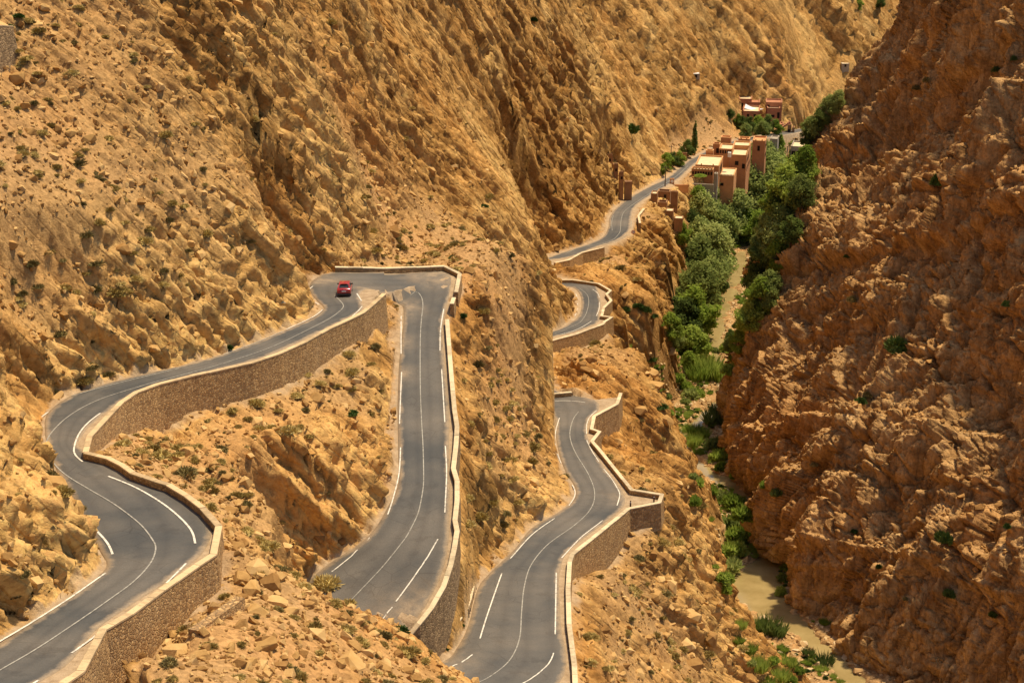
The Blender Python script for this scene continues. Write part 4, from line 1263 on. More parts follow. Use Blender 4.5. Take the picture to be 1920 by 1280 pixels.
# boulders: a few told apart in the photograph, the rest by chance on the slopes
BLD_PX = [(350, 855, 15, 26), (125, 541, 14, 14), (1178, 1222, 13, 12), (418, 760, 5, 5), (470, 1110, 26, 20), (455, 1085, 20, 16), (505, 1095, 24, 18), (520, 1130, 22, 16), (545, 1150, 18, 14), (480, 1150, 22, 17), (465, 1140, 12, 10), (430, 995, 12, 10),
          (700, 1190, 14, 10), (720, 1255, 18, 12), (690, 1225, 14, 12), (1100, 694, 13, 9), (1116, 700, 12, 10), (1128, 684, 12, 8), (1108, 676, 11, 8), (1090, 684, 10, 8), (845, 690, 6, 6), (1220, 700, 14, 10), (1230, 725, 16, 12), (1255, 660, 14, 12), (1200, 770, 14, 10), (1250, 790, 14, 12), (1260, 1100, 16, 14), (1230, 1120, 18, 16), (1300, 1160, 20, 18), (1330, 1200, 20, 20), (1290, 1210, 18, 16), (1300, 1250, 20, 16), (1240, 1050, 16, 14), (290, 655, 14, 10), (410, 845, 7, 5), (640, 1015, 10, 8), (600, 1010, 10, 8), (985, 930, 14, 10), (1000, 905, 12, 10)]
nb = 0
def add_boulder(loc, wx, wz, label, group):
    global nb
    me = BOULDERS[nb % len(BOULDERS)]
    o = put('boulder', me, label=label, category='boulder', group=group)
    o.location = loc
    o.scale = (wx, wx * random.uniform(0.8, 1.1), wz)
    o.rotation_euler = (random.gauss(0, 0.25), random.gauss(0, 0.25), random.uniform(0, 6.28))
    nb += 1
for px_, py_, rx_, rz_ in BLD_PX:
    h = hit(px_, py_)
    if h is None: continue
    d = project(h)[2]
    key, wd = place_words(px_, py_, h.x, h.y)
    wd = size_word(rx_ * d / FPX, 0.6, 1.0) + 'angular boulder ' + wd
    add_boulder(h + Vector((0, 0, rz_ * d / FPX * 0.15)), 1.7 * rx_ * d / FPX, 1.9 * rz_ * d / FPX, wd, wd)
P, Nn, ii, jj = pick(900, (off_road & (HY < 330)) * near_f * (0.3 + (1 - HILL_ROCK)) * not_bed * smooth(0.3, 0.6, flatness) * (HILL_DR > 2.0))
cnt = 0
for q in P:
    if cnt >= 170: break
    if not seen(q, 1.0): continue
    qx, qy, d = project(q)
    s_ = float(np.exp(random.gauss(-0.1, 0.35)))
    key, wd = place_words(qx, qy, q[0], q[1])
    wd = size_word(s_ * 0.59, 0.45, 0.75) + 'angular boulder ' + wd
    add_boulder(Vector(q) + Vector((0, 0, 0.05)), s_, s_ * 0.9, wd, wd)
    cnt += 1

# ------------------------------------------------------------------ shrubs
M_STRAW = tinted('dry_shrub', [(0.2, (0.24, 0.17, 0.05)), (0.5, (0.46, 0.345, 0.115)), (0.8, (0.62, 0.49, 0.20))], 0.8, 0.9, 0.5)
M_OLIVE = tinted('olive_shrub', [(0.2, (0.12, 0.098, 0.036)), (0.5, (0.23, 0.185, 0.07)), (0.8, (0.35, 0.28, 0.115))], 0.8, 0.9, 0.5)
M_GREEN = tinted('green_shrub', [(0.2, (0.035, 0.065, 0.015)), (0.5, (0.075, 0.125, 0.028)), (0.8, (0.15, 0.19, 0.05))], 0.8, 0.9, 0.5)

def shrub_mesh(name, mat, n, seed, blade=0.05, flat=0.75, droop=0.0):
    """a cushion of thin twigs, unit radius"""
    rr = random.Random(seed)
    mb = MB()
    lob = [(Vector((rr.uniform(-.35, .35), rr.uniform(-.35, .35), 0)), rr.uniform(0.6, 0.8)) for _ in range(4)]
    for i in range(n):
        c, r = lob[i % 4]
        th = rr.uniform(0, 2 * math.pi); z = rr.random() ** 0.8
        dirv = Vector((math.cos(th) * math.sqrt(1 - z * z), math.sin(th) * math.sqrt(1 - z * z), z * flat + 0.05))
        L = r * rr.uniform(0.9, 1.12)
        root = c + dirv * L * rr.uniform(0.25, 0.6)
        tip = c + dirv * L + Vector((rr.gauss(0, .05), rr.gauss(0, .05), rr.gauss(0, .04) - droop))
        side = dirv.cross(Vector((rr.gauss(0, 1), rr.gauss(0, 1), rr.gauss(0, 1)))).normalized() * blade * rr.uniform(0.6, 1.6)
        mid = (root + tip) / 2
        mb.add([root, mid + side, tip, mid - side], [(0, 1, 2, 3)])
    # leaf litter core so that the cushion is not hollow
    ring = [(math.cos(a) * 0.55, math.sin(a) * 0.55, 0.02) for a in np.linspace(0, 2 * math.pi, 8, endpoint=False)]
    top = [(math.cos(a) * 0.38, math.sin(a) * 0.38, 0.38 * flat) for a in np.linspace(0.3, 2 * math.pi + 0.3, 8, endpoint=False)]
    mb.add(ring + top + [(0, 0, 0.5 * flat)], [(k, (k + 1) % 8, 8 + (k + 1) % 8, 8 + k) for k in range(8)] + [(8 + k, 8 + (k + 1) % 8, 16) for k in range(8)])
    return mb.mesh(name, mat)
SHRUB = {'straw': [shrub_mesh('dry_shrub', M_STRAW, 620, 300 + i, 0.032) for i in range(4)],
         'olive': [shrub_mesh('olive_shrub', M_OLIVE, 560, 320 + i, 0.036) for i in range(3)],
         'green': [shrub_mesh('green_shrub', M_GREEN, 480, 340 + i, 0.05) for i in range(3)]}
SHRUB_WORD = {'straw': 'straw shrub ', 'olive': 'olive shrub ', 'green': 'green shrub '}
SHR_PX = [(223, 541, 20, 's'), (250, 517, 14, 's'), (304, 529, 11, 's'), (178, 537, 16, 'o'), (163, 509, 9, 's'), (178, 490, 13, 'o'), (54, 492, 13, 'o'), (22, 524, 13, 'o'), (70, 534, 10, 'o'), (39, 547, 10, 'o'), (37, 568, 12, 's'), (112, 621, 16, 'o'),
 (269, 448, 14, 's'), (306, 504, 10, 'o'), (336, 512, 9, 's'), (430, 462, 7, 'o'), (470, 450, 8, 's'), (354, 467, 7, 'o'), (158, 709, 15, 's'), (203, 699, 11, 'o'), (171, 685, 11, 'o'), (107, 734, 10, 'o'), (143, 544, 9, 's'), (161, 438, 12, 'o'), (386, 432, 15, 's'), (217, 504, 8, 'o'), (89, 470, 10, 's'), (118, 485, 8, 'o'),
 (278, 425, 13, 's'), (185, 412, 13, 's'), (205, 390, 9, 's'), (230, 415, 9, 's'), (320, 378, 11, 's'), (345, 385, 9, 's'), (105, 310, 10, 's'), (65, 190, 8, 'o'), (40, 285, 12, 's'), (180, 330, 9, 'o'), (35, 28, 9, 'g'), (16, 48, 8, 'g'), (44, 115, 9, 's'), (72, 135, 8, 's'),
 (479, 752, 15, 's'), (541, 800, 20, 's'), (556, 737, 13, 's'), (595, 715, 12, 's'), (521, 766, 9, 's'), (581, 815, 9, 's'), (613, 692, 8, 'o'), (495, 793, 6, 'o'), (285, 838, 16, 's'), (298, 850, 16, 's'), (442, 924, 11, 's'), (462, 992, 15, 's'), (485, 1010, 16, 's'), (504, 1021, 15, 's'), (611, 1088, 24, 's'), (390, 947, 12, 's'), (575, 700, 9, 's'), (630, 720, 8, 's'),
 (699, 647, 10, 'o'), (653, 662, 12, 's'), (655, 692, 14, 's'), (662, 771, 11, 'g'), (694, 773, 9, 's'), (660, 729, 6, 's'), (715, 730, 5, 's'), (892, 679, 14, 'o'), (902, 578, 13, 's'), (957, 752, 13, 's'), (946, 763, 11, 's'), (996, 833, 16, 's'), (986, 810, 10, 's'), (915, 847, 10, 's'), (956, 857, 12, 's'), (932, 712, 7, 's'), (957, 729, 7, 's'), (931, 645, 6, 's'), (865, 590, 9, 'g'),
 (875, 931, 12, 's'), (899, 964, 16, 's'), (919, 937, 12, 's'), (942, 978, 13, 's'), (959, 895, 10, 's'), (875, 978, 13, 's'), (973, 937, 10, 's'), (996, 860, 12, 's'), (1057, 890, 9, 'o'), (653, 1129, 14, 's'), (674, 1162, 12, 's'), (650, 1176, 14, 's'), (805, 1218, 8, 's'), (837, 1215, 5, 'g'), (868, 1170, 5, 'g'),
 (1194, 1041, 12, 'o'), (1241, 1011, 12, 's'), (1167, 1075, 8, 'o'), (1107, 1189, 13, 's'), (1107, 1236, 11, 's'), (1151, 1112, 8, 's'), (1140, 1250, 10, 's'), (1245, 1109, 12, 'o'), (1268, 1011, 13, 's'), (430, 648, 8, 'g'), (905, 383, 9, 'g'), (1000, 35, 9, 'g'), (1182, 240, 15, 'g'), (1175, 575, 12, 'g'), (1195, 570, 10, 'g'), (1210, 578, 10, 'g'), (1225, 590, 9, 'g'), (1165, 500, 9, 'o'), (1190, 520, 8, 's'), (1120, 640, 6, 's'), (1240, 760, 12, 'g'), (1222, 672, 8, 'g'), (1228, 690, 8, 'g'),
 (1690, 645, 26, 'g'), (1765, 340, 16, 'g'), (1870, 130, 9, 'g'), (1905, 110, 8, 'g'), (1890, 570, 9, 'g'), (1775, 1005, 18, 'g'), (1785, 1110, 13, 'g'), (1630, 740, 12, 'o'), (1620, 750, 12, 'g'), (1605, 995, 7, 'g'), (1650, 1060, 7, 'g'), (1865, 1150, 8, 'g'), (1720, 165, 8, 'o'), (1740, 150, 8, 's'), (1600, 560, 10, 'o'), (1590, 480, 6, 'g'), (1700, 1120, 7, 'o'), (1890, 985, 8, 'g'), (1530, 870, 7, 'o')]
KD = {'s': 'straw', 'o': 'olive', 'g': 'green'}
n_sh = {'straw': 0, 'olive': 0, 'green': 0}
def add_shrub(loc, r, kind, wd, tall=1.0):
    me = SHRUB[kind][n_sh[kind] % len(SHRUB[kind])]
    o = put({'straw': 'dry_shrub', 'olive': 'olive_shrub', 'green': 'green_shrub'}[kind], me, label=size_word(r, 0.55, 0.95) + SHRUB_WORD[kind] + wd, category='shrub', group=size_word(r, 0.55, 0.95) + SHRUB_WORD[kind] + wd)
    o.location = loc
    o.scale = (r * random.uniform(0.9, 1.15), r * random.uniform(0.9, 1.15), r * tall * random.uniform(0.85, 1.2))
    o.rotation_euler = (random.gauss(0, 0.08), random.gauss(0, 0.08), random.uniform(0, 6.28))
    n_sh[kind] += 1
for px_, py_, r_, k_ in SHR_PX:
    h = hit(px_, py_ + r_ * 0.5)
    if h is None: continue
    d = project(h)[2]
    if d > 900: continue
    rs_ = 1.45 * r_ * d / FPX
    on_cliff = place_key(px_, py_) == 'cliff'
    add_shrub(h + Vector((-0.35, -0.25, 0.1)) * rs_ if on_cliff else h - Vector((0, 0, 0.05)), rs_ * (0.8 if on_cliff else 1), KD[k_], place_words(px_, py_, h.x, h.y)[1], 1.7 if on_cliff else 1.0)
wsh = off_road * (HILL_DR > 1.0) * not_bed * (0.12 + (1 - HILL_ROCK)) * smooth(0.35, 0.6, flatness)
P, Nn, ii, jj = pick(5200, wsh * (0.35 + 0.65 * smooth(-0.2, 0.3, fbm(HILL_P.reshape(-1, 3), 14, 2, 201).reshape(HX.shape))) * np.exp(-np.maximum(HY - 180, 0) / 260.0))
rad = np.exp(RNG.normal(-0.6, 0.36, len(P))).clip(0.2, 1.3)
vis = []
order = np.argsort(-rad / P[:, 1])
chosen = set()
lim = {'straw': 300 - n_sh['straw'], 'olive': 120, 'green': 20}
got = {'straw': 0, 'olive': 0, 'green': 0}
kinds = np.where(RNG.random(len(P)) < 0.76, 0, np.where(RNG.random(len(P)) < 0.93, 1, 2))
KN = ['straw', 'olive', 'green']
for q in order[:1400]:
    kn = KN[kinds[q]]
    if got[kn] >= lim[kn]: continue
    if not seen(P[q] + np.array([0, 0, 0.3]), 0.8): continue
    qx, qy, d = project(P[q])
    add_shrub(P[q] - np.array([0, 0, 0.04]), float(rad[q]), kn, place_words(qx, qy, P[q][0], P[q][1])[1])
    got[kn] += 1
    chosen.add(int(q))
rest = np.array([i for i in range(len(P)) if i not in chosen])
def stuff_shrubs(name, kn, sel, label):
    if len(sel) == 0: return
    r_ = rad[sel]
    scatter_stuff(name, SHRUB[kn], P[sel], r_[:, None] * RNG.uniform(0.85, 1.15, (len(sel), 3)), np.stack([RNG.normal(0, .1, len(sel)), RNG.normal(0, .1, len(sel)), RNG.uniform(0, 6.28, len(sel))], 1), label, 'shrubs')
stuff_shrubs('dry_scrub', 'straw', rest[kinds[rest] == 0], 'scattered small straw coloured tussocks over the distant slopes')
stuff_shrubs('olive_scrub', 'olive', rest[kinds[rest] >= 1], 'scattered small dark scrub over the distant slopes')
# ------------------------------------------------------------------ trees
def leaf_material(name, dark, mid, light):
    m = bpy.data.materials.new(name)
    m.use_nodes = True
    nt = m.node_tree
    nt.nodes.remove(nt.nodes['Principled BSDF'])
    g = NT(nt)
    oi = g.n('ShaderNodeObjectInfo')
    t = g.math('ADD', g.math('MULTIPLY', g.noise(g.pos(), 0.35, 3, 0.6), 0.6), g.math('MULTIPLY', oi.outputs['Random'], 0.4))
    col = g.ramp(t, [(0.25, dark), (0.5, mid), (0.75, light)])
    df = g.n('ShaderNodeBsdfDiffuse'); tr = g.n('ShaderNodeBsdfTranslucent')
    g.lk(col, df.inputs['Color']); g.lk(col, tr.inputs['Color'])
    mx = g.n('ShaderNodeMixShader'); mx.inputs[0].default_value = 0.5
    g.lk(df.outputs[0], mx.inputs[1]); g.lk(tr.outputs[0], mx.inputs[2])
    g.lk(mx.outputs[0], nt.nodes['Material Output'].inputs['Surface'])
    return m
M_LEAF = leaf_material('grey_green_leaves', (0.15, 0.20, 0.055), (0.30, 0.36, 0.105), (0.45, 0.50, 0.17))
M_LEAF_D = leaf_material('dark_leaves', (0.075, 0.11, 0.032), (0.145, 0.20, 0.05), (0.24, 0.30, 0.085))
M_LEAF_B = leaf_material('bright_leaves', (0.16, 0.24, 0.038), (0.30, 0.40, 0.065), (0.44, 0.52, 0.12))
M_BARK = flat_mat('bark', (0.11, 0.085, 0.06), 0.95, 0.35, 3.0)

def tree_meshes(seed, height, rx, lobes, leaves, leaf, mat, columnar=False, trunk_h=0.25):
    rr = random.Random(seed)
    tb = MB()
    base = Vector((0, 0, -0.6)); top = Vector((rr.uniform(-.3, .3), rr.uniform(-.3, .3), height * 0.7))
    mid = (base + top) / 2 + Vector((rr.uniform(-.3, .3), rr.uniform(-.3, .3), 0))
    tb.tube([base, mid, top], [height * 0.022, height * 0.016, height * 0.006], 7)
    L = []
    for i in range(lobes):
        f = (i + 0.5) / lobes
        if columnar:
            z = height * (0.12 + 0.83 * f); off = rr.uniform(0, rx * 0.25); r = rx * (0.9 if f < 0.6 else 0.9 * (1.05 - f) / 0.45)
        else:
            z = height * (trunk_h + (0.92 - trunk_h) * rr.random()); k = math.sin(math.pi * min(1, (z / height - trunk_h + 0.18) / (1.12 - trunk_h)))
            off = rx * 0.92 * math.sqrt(rr.random()) * k; r = rx * rr.uniform(0.2, 0.42)
        a = rr.uniform(0, 2 * math.pi)
        c = Vector((math.cos(a) * off, math.sin(a) * off, z))
        L.append((c, r, rr.uniform(0.75, 1.1)))
        if not columnar:
            s = base.lerp(top, min(0.9, max(0.2, z / height * 0.8)))
            tb.tube([s, s.lerp(c, 0.6) + Vector((0, 0, -0.2)), c], [height * 0.008, height * 0.005, height * 0.002], 5, cap=False)
    cb = MB()
    for i in range(leaves):
        c, r, sq = L[rr.randrange(len(L))]
        d = Vector((rr.gauss(0, 1), rr.gauss(0, 1), rr.gauss(0, 1))).normalized()
        q = c + Vector((d.x * r, d.y * r, d.z * r * sq)) * (rr.random() ** 0.4) * (rr.uniform(0.8, 1.2) if rr.random() < 0.85 else rr.uniform(1.1, 1.6))
        n = (d + Vector((rr.gauss(0, .7), rr.gauss(0, .7), rr.gauss(0, .7)))).normalized()
        u = n.orthogonal().normalized()
        v = n.cross(u)
        a = rr.uniform(0, 6.28); u, v = u * math.cos(a) + v * math.sin(a), v * math.cos(a) - u * math.sin(a)
        s = leaf * rr.uniform(0.6, 1.4)
        cb.add([q - u * s, q + v * s * 0.55 + n * s * .1, q + u * s, q - v * s * 0.55 + n * s * .1], [(0, 1, 2, 3)])
    return tb.mesh('trunk', M_BARK, True), cb.mesh('crown', mat)
TREE = {
 'grey': [tree_meshes(400 + i, 10, 4.3, 34, 6800, 0.33, M_LEAF) for i in range(4)],
 'dark': [tree_meshes(420 + i, 9, 3.6, 28, 5200, 0.31, M_LEAF_D) for i in range(2)],
 'bright': [tree_meshes(440 + i, 8, 3.6, 28, 5200, 0.29, M_LEAF_B, trunk_h=0.12) for i in range(2)],
 'poplar': [tree_meshes(460, 13, 1.7, 12, 3800, 0.32, M_LEAF_B, True)],
 'cypress': [tree_meshes(470, 11, 0.75, 12, 2600, 0.22, M_LEAF_D, True)],
}
TREE_H = {'grey': 10, 'dark': 9, 'bright': 8, 'poplar': 13, 'cypress': 11}
TREE_WORD = {'grey': ('riverside_tree', 'grey green bushy tree '), 'dark': ('dense_tree', 'dark green dense tree '), 'bright': ('leafy_tree', 'bright green leafy tree '), 'poplar': ('poplar_tree', 'slender upright poplar '), 'cypress': ('cypress_tree', 'thin dark cypress ')}
TCOUNT = {}
def add_tree(loc, h, kind, wd, wide=1.0, group=None):
    sw = 'low ' if h < 6.5 else 'tall ' if h > 12 else ''
    k = TCOUNT.get(kind, 0); TCOUNT[kind] = k + 1
    tm, cm = TREE[kind][k % len(TREE[kind])]
    s = h / TREE_H[kind]
    nm, lw = TREE_WORD[kind]
    o = empty(nm, loc, random.uniform(0, 6.28), sw + lw + wd, 'tree', group or (sw + lw + wd))
    o.scale = (s * wide, s * wide, s)
    put('trunk', tm, parent=o)
    put('crown', cm, parent=o)
# crown centre px, radius px, kind, where
TREES = [(1298, 650, 34, 'bright', 0), (1285, 606, 32, 'dark', 0), (1312, 590, 36, 'bright', 0), (1325, 545, 42, 'grey', 0), (1352, 520, 34, 'grey', 0), (1312, 500, 40, 'grey', 0), (1345, 478, 40, 'grey', 0), (1310, 455, 34, 'grey', 0), (1362, 440, 36, 'grey', 0), (1328, 420, 34, 'grey', 0),
         (1298, 425, 26, 'dark', 0), (1380, 410, 36, 'grey', 0), (1350, 390, 36, 'grey', 0), (1315, 392, 28, 'grey', 0), (1400, 375, 38, 'grey', 1), (1372, 358, 34, 'grey', 1), (1425, 345, 34, 'grey', 1), (1398, 335, 30, 'dark', 1), (1440, 380, 32, 'grey', 1), (1455, 350, 30, 'bright', 1), (1435, 318, 26, 'grey', 1), (1470, 370, 30, 'bright', 1), (1300, 560, 26, 'grey', 0),
         (1412, 520, 30, 'dark', 2), (1432, 495, 30, 'dark', 2), (1425, 560, 28, 'bright', 2), (1405, 590, 26, 'bright', 2), (1448, 455, 30, 'grey', 2), (1462, 425, 28, 'grey', 2), (1440, 535, 26, 'grey', 2), (1418, 465, 24, 'dark', 2), (1395, 612, 20, 'bright', 2), (1480, 400, 28, 'grey', 2), (1385, 640, 18, 'bright', 2), (1455, 480, 26, 'bright', 2), (1420, 430, 26, 'bright', 2), (1372, 660, 16, 'bright', 2),
         (1490, 345, 24, 'bright', 1), (1508, 312, 20, 'bright', 1), (1500, 375, 22, 'grey', 1), (1487, 318, 18, 'dark', 1),
         (1462, 285, 26, 'poplar', 3), (1490, 300, 18, 'bright', 3), (1520, 242, 20, 'grey', 3), (1535, 228, 20, 'dark', 3), (1555, 205, 18, 'grey', 3), (1572, 190, 14, 'grey', 3), (1510, 262, 14, 'dark', 3),
         (1405, 238, 14, 'dark', 4), (1420, 236, 14, 'bright', 4), (1440, 234, 14, 'dark', 4), (1390, 232, 12, 'dark', 4), (1455, 240, 11, 'bright', 4), (1398, 248, 11, 'grey', 4), (1430, 246, 12, 'grey', 4),
         (1302, 266, 26, 'cypress', 5), (1290, 280, 14, 'dark', 5), (1283, 300, 0, 'bright', 5), (1262, 300, 13, 'dark', 6), (1250, 305, 12, 'bright', 6), (1273, 298, 12, 'bright', 6), (1243, 318, 9, 'bright', 6),
         (1368, 215, 8, 'dark', 7), (1384, 225, 9, 'bright', 7), (1300, 270, 9, 'dark', 7), (1650, 8, 9, 'dark', 8), (1610, 10, 8, 'bright', 8)]
TREE_PLACE = ['on the river bank below the zigzag parapet', 'between the terracotta hotel and the river', 'on the river bank under the dark cliff', 'behind the grey concrete building', 'in the garden below the red building', 'beside the road at the foot of the mountain', 'by the pale wall opposite the hotel', 'on the slope next to the red building', 'high on the far mountainside']
for q in list(TREES[:41]):
    TREES.append((q[0] + random.randint(-22, 22), q[1] + random.randint(-16, 16), int(q[2] * random.uniform(0.6, 0.85)), random.choice(['grey', 'bright', 'grey', 'bright', 'dark']), q[4]))
TREES += [(1256, 612, 22, 'bright', 0), (1266, 582, 20, 'dark', 0), (1275, 645, 24, 'bright', 0), (1272, 560, 18, 'grey', 0), (1290, 682, 20, 'bright', 0), (1262, 640, 18, 'grey', 0), (1285, 540, 22, 'grey', 0), (1345, 372, 22, 'grey', 1), (1362, 362, 22, 'grey', 1), (1382, 350, 22, 'grey', 1), (1405, 345, 22, 'bright', 1), (1425, 328, 20, 'grey', 1), (1330, 378, 18, 'grey', 1), (1310, 378, 16, 'bright', 1), (1372, 343, 24, 'grey', 1), (1392, 336, 22, 'grey', 1), (1412, 326, 20, 'bright', 1), (1440, 300, 18, 'grey', 1), (1352, 352, 18, 'grey', 1)]
for px_, py_, r_, kind, wi in TREES:
    if r_ <= 0: continue
    if 430 < py_ < 680:                                  # keep the stream open between the two rows
        rx_ = float(np.interp(py_ + r_ * 0.3, ra[::-1, 1], ra[::-1, 0]))
        gap_ = r_ * 0.95 + 14
        if abs(px_ - rx_) < gap_:
            px_ = rx_ + math.copysign(gap_, px_ - rx_)
    frac = 0.62
    below = r_ * (1.15 if kind not in ('poplar', 'cypress') else 0.95)
    h = hit(px_, py_ + below)
    if h is None: continue
    d = project(h)[2]
    ht = 2.5 * r_ * d / FPX
    if wi == 1: ht *= 1.25
    if kind == 'poplar': ht = 2.3 * r_ * d / FPX
    add_tree(h, ht * random.uniform(0.92, 1.08), kind, TREE_PLACE[wi], random.uniform(0.95, 1.15) if kind not in ('poplar', 'cypress') else 1.0)
# flat-topped garden tree in front of the hotel is built with the village

# river-side bushes and reeds
def reed_mesh(seed, n=240, mat=None):
    rr = random.Random(seed)
    mb = MB()
    for i in range(n):
        a = rr.uniform(0, 6.28); r = math.sqrt(rr.random()) * 0.75
        b = Vector((math.cos(a) * r, math.sin(a) * r, 0))
        lean = Vector((b.x * 0.5 + rr.gauss(0, .14), b.y * 0.5 + rr.gauss(0, .14), rr.uniform(0.8, 1.25)))
        w = Vector((math.sin(a + rr.gauss(0, 1)), math.cos(a), 0)).normalized() * 0.03
        m_ = b + lean * 0.55
        t = b + lean + Vector((lean.x, lean.y, 0)) * 0.35
        mb.add([b - w, b + w, m_ + w * 1.2, t, m_ - w * 1.2], [(0, 1, 2, 3, 4)])
    return mb.mesh('reeds', mat or M_LEAF_B)
REED = [reed_mesh(500 + i) for i in range(3)] + [reed_mesh(510, 240, M_LEAF_D)]
RIVER_PLANTS = [('reed', 1325, 690, 24), ('reed', 1345, 698, 20), ('reed', 1310, 700, 20), ('reed', 1290, 806, 12), ('reed', 1303, 806, 13), ('reed', 1300, 826, 14), ('reed', 1318, 812, 12), ('reedd', 1338, 782, 18), ('reedd', 1345, 768, 14), ('reedd', 1440, 1172, 20), ('reedd', 1458, 1180, 16), ('reed', 1425, 1172, 14), ('reed', 1425, 1245, 16), ('reed', 1405, 1215, 12), ('reed', 1390, 1170, 10), ('reed', 1385, 1200, 9), ('reedd', 1545, 1238, 16), ('reedd', 1515, 1222, 10), ('reed', 1480, 1240, 12), ('reed', 1465, 1265, 14), ('reed', 1440, 1278, 12),
                ('bush', 1380, 935, 24), ('bush', 1395, 955, 24), ('bush', 1372, 975, 26), ('bush', 1388, 1000, 26), ('bush', 1375, 1025, 24), ('bush', 1370, 1055, 22), ('bush', 1362, 1080, 18), ('bush', 1358, 1100, 14), ('bush', 1350, 925, 16), ('bush', 1338, 915, 14), ('bush', 1310, 900, 14), ('bush', 1300, 890, 10), ('bush', 1300, 935, 14), ('bush', 1345, 850, 20), ('bush', 1338, 828, 20), ('bush', 1350, 870, 14), ('bush', 1378, 890, 10), ('bush', 1470, 1080, 14), ('bush', 1468, 1105, 14), ('bush', 1474, 1055, 10), ('bush', 1455, 920, 12), ('bush', 1430, 906, 10),
                ('bush', 1280, 720, 16), ('bush', 1295, 735, 16), ('bush', 1310, 735, 14), ('bush', 1270, 705, 14), ('bush', 1285, 750, 10), ('bush', 1370, 690, 16), ('bush', 1362, 650, 14), ('bush', 1340, 655, 10), ('bush', 1480, 1270, 14), ('bush', 1450, 1235, 12), ('bush', 1410, 1240, 10), ('bush', 1500, 1255, 10), ('bush', 1340, 1060, 8), ('bush', 1250, 740, 10), ('bush', 1258, 770, 10), ('bush', 1410, 285, 9), ('bush', 1480, 335, 14), ('bush', 1470, 350, 14)]
def river_words(px, py):
    if py > 1130: return 'on the sandy river bank at the cliff foot'
    if py > 860 and px < 1420: return 'in the long thicket on the gravel beside the stream'
    if py > 860: return 'at the foot of the dark cliff by the water'
    if py > 740: return 'at the river bend under the cliff buttress'
    if py > 600: return 'on the gravel below the riverside trees'
    return 'on the river flat by the terracotta hotel'
BUSHES = [shrub_mesh('river_bush', M_LEAF_B, 520, 360 + i, 0.075, 1.15) for i in range(2)] + [shrub_mesh('river_bush', M_LEAF, 520, 365, 0.075, 1.2)]
kb = 0
for kind, px_, py_, r_ in RIVER_PLANTS:
    h = hit(px_, py_ + r_ * 0.7)
    if h is None: continue
    d = project(h)[2]
    s = r_ * d / FPX
    wd = river_words(px_, py_)
    if kind == 'bush':
        o = put('river_bush', BUSHES[kb % 3], label='leafy green bush ' + wd, category='bush', group='bushes ' + wd)
        o.scale = (s * 1.15, s * 1.15, s * 1.35)
    else:
        o = put('reed_clump', REED[3] if kind == 'reedd' else REED[kb % 3], label=('dark' if kind == 'reedd' else 'bright') + ' green reed clump ' + wd, category='reeds', group=kind + ' clumps ' + wd)
        o.scale = (s * 1.2, s * 1.2, s * 1.5)
    o.location = h
    o.rotation_euler = (0, 0, random.uniform(0, 6.28))
    kb += 1
# low green growth on the banks
wgt = infield * (1 - smooth(7, 13, HILL_DV)) * smooth(1.2, 2.6, HILL_DV) * smooth(0.0, 0.35, fbm(HILL_P.reshape(-1, 3), 7, 3, 211).reshape(HX.shape))
P, Nn, ii, jj = pick(6000, wgt.astype(float))
rz_ = np.interp(P[:, 1], RIV[np.argsort(RIV[:, 1]), 1], RIV[np.argsort(RIV[:, 1]), 2])
P = P[P[:, 2] > rz_ + 0.12]
n_ = len(P)
sz = np.exp(RNG.normal(-0.9, 0.4, n_)).clip(0.15, 1.0)
scatter_stuff('bank_grass', [REED[0], SHRUB['green'][0], REED[1]], P, sz[:, None] * RNG.uniform(0.8, 1.2, (n_, 3)), np.stack([np.zeros(n_), np.zeros(n_), RNG.uniform(0, 6.28, n_)], 1), 'low green growth along the river banks', 'grass')

# ------------------------------------------------------------------ village
M_TERRA = flat_mat('terracotta_render', (0.60, 0.31, 0.14), 0.95, 0.14, 0.5, 0.1, 0.02)
M_TERRA_D = flat_mat('dark_terracotta_render', (0.48, 0.235, 0.11), 0.95, 0.14, 0.5, 0.1, 0.02)
M_RED = flat_mat('red_render', (0.42, 0.195, 0.11), 0.95, 0.14, 0.5, 0.1, 0.02)
M_MUD = flat_mat('mud_brick_render', (0.33, 0.185, 0.095), 0.95, 0.2, 0.8, 0.1, 0.04)
M_ROOF = flat_mat('pale_flat_roof', (0.70, 0.55, 0.34), 0.95, 0.12, 0.6, 0.1)
M_CONC = flat_mat('grey_concrete', (0.36, 0.31, 0.24), 0.95, 0.15, 0.6, 0.1, 0.02)
M_TRIM = flat_mat('ochre_trim', (0.56, 0.33, 0.14), 0.95, 0.1, 0.8, 0.1)
M_DARK = flat_mat('dark_opening', (0.012, 0.010, 0.009), 0.6, 0.2, 1.0, 0.2)  # flat near-black: interior shade painted as colour, also dark glass and sign print
M_FRAME = flat_mat('brown_frame', (0.10, 0.05, 0.025), 0.8, 0.15, 2.0)
M_WHITE = flat_mat('white_plastic', (0.80, 0.78, 0.74), 0.7, 0.06, 1.0)
M_REDP = flat_mat('red_paint', (0.55, 0.035, 0.03), 0.5, 0.08, 1.0)
M_POLE = flat_mat('weathered_pole', (0.16, 0.12, 0.085), 0.9, 0.2, 2.0)
YAW = math.radians(-12)

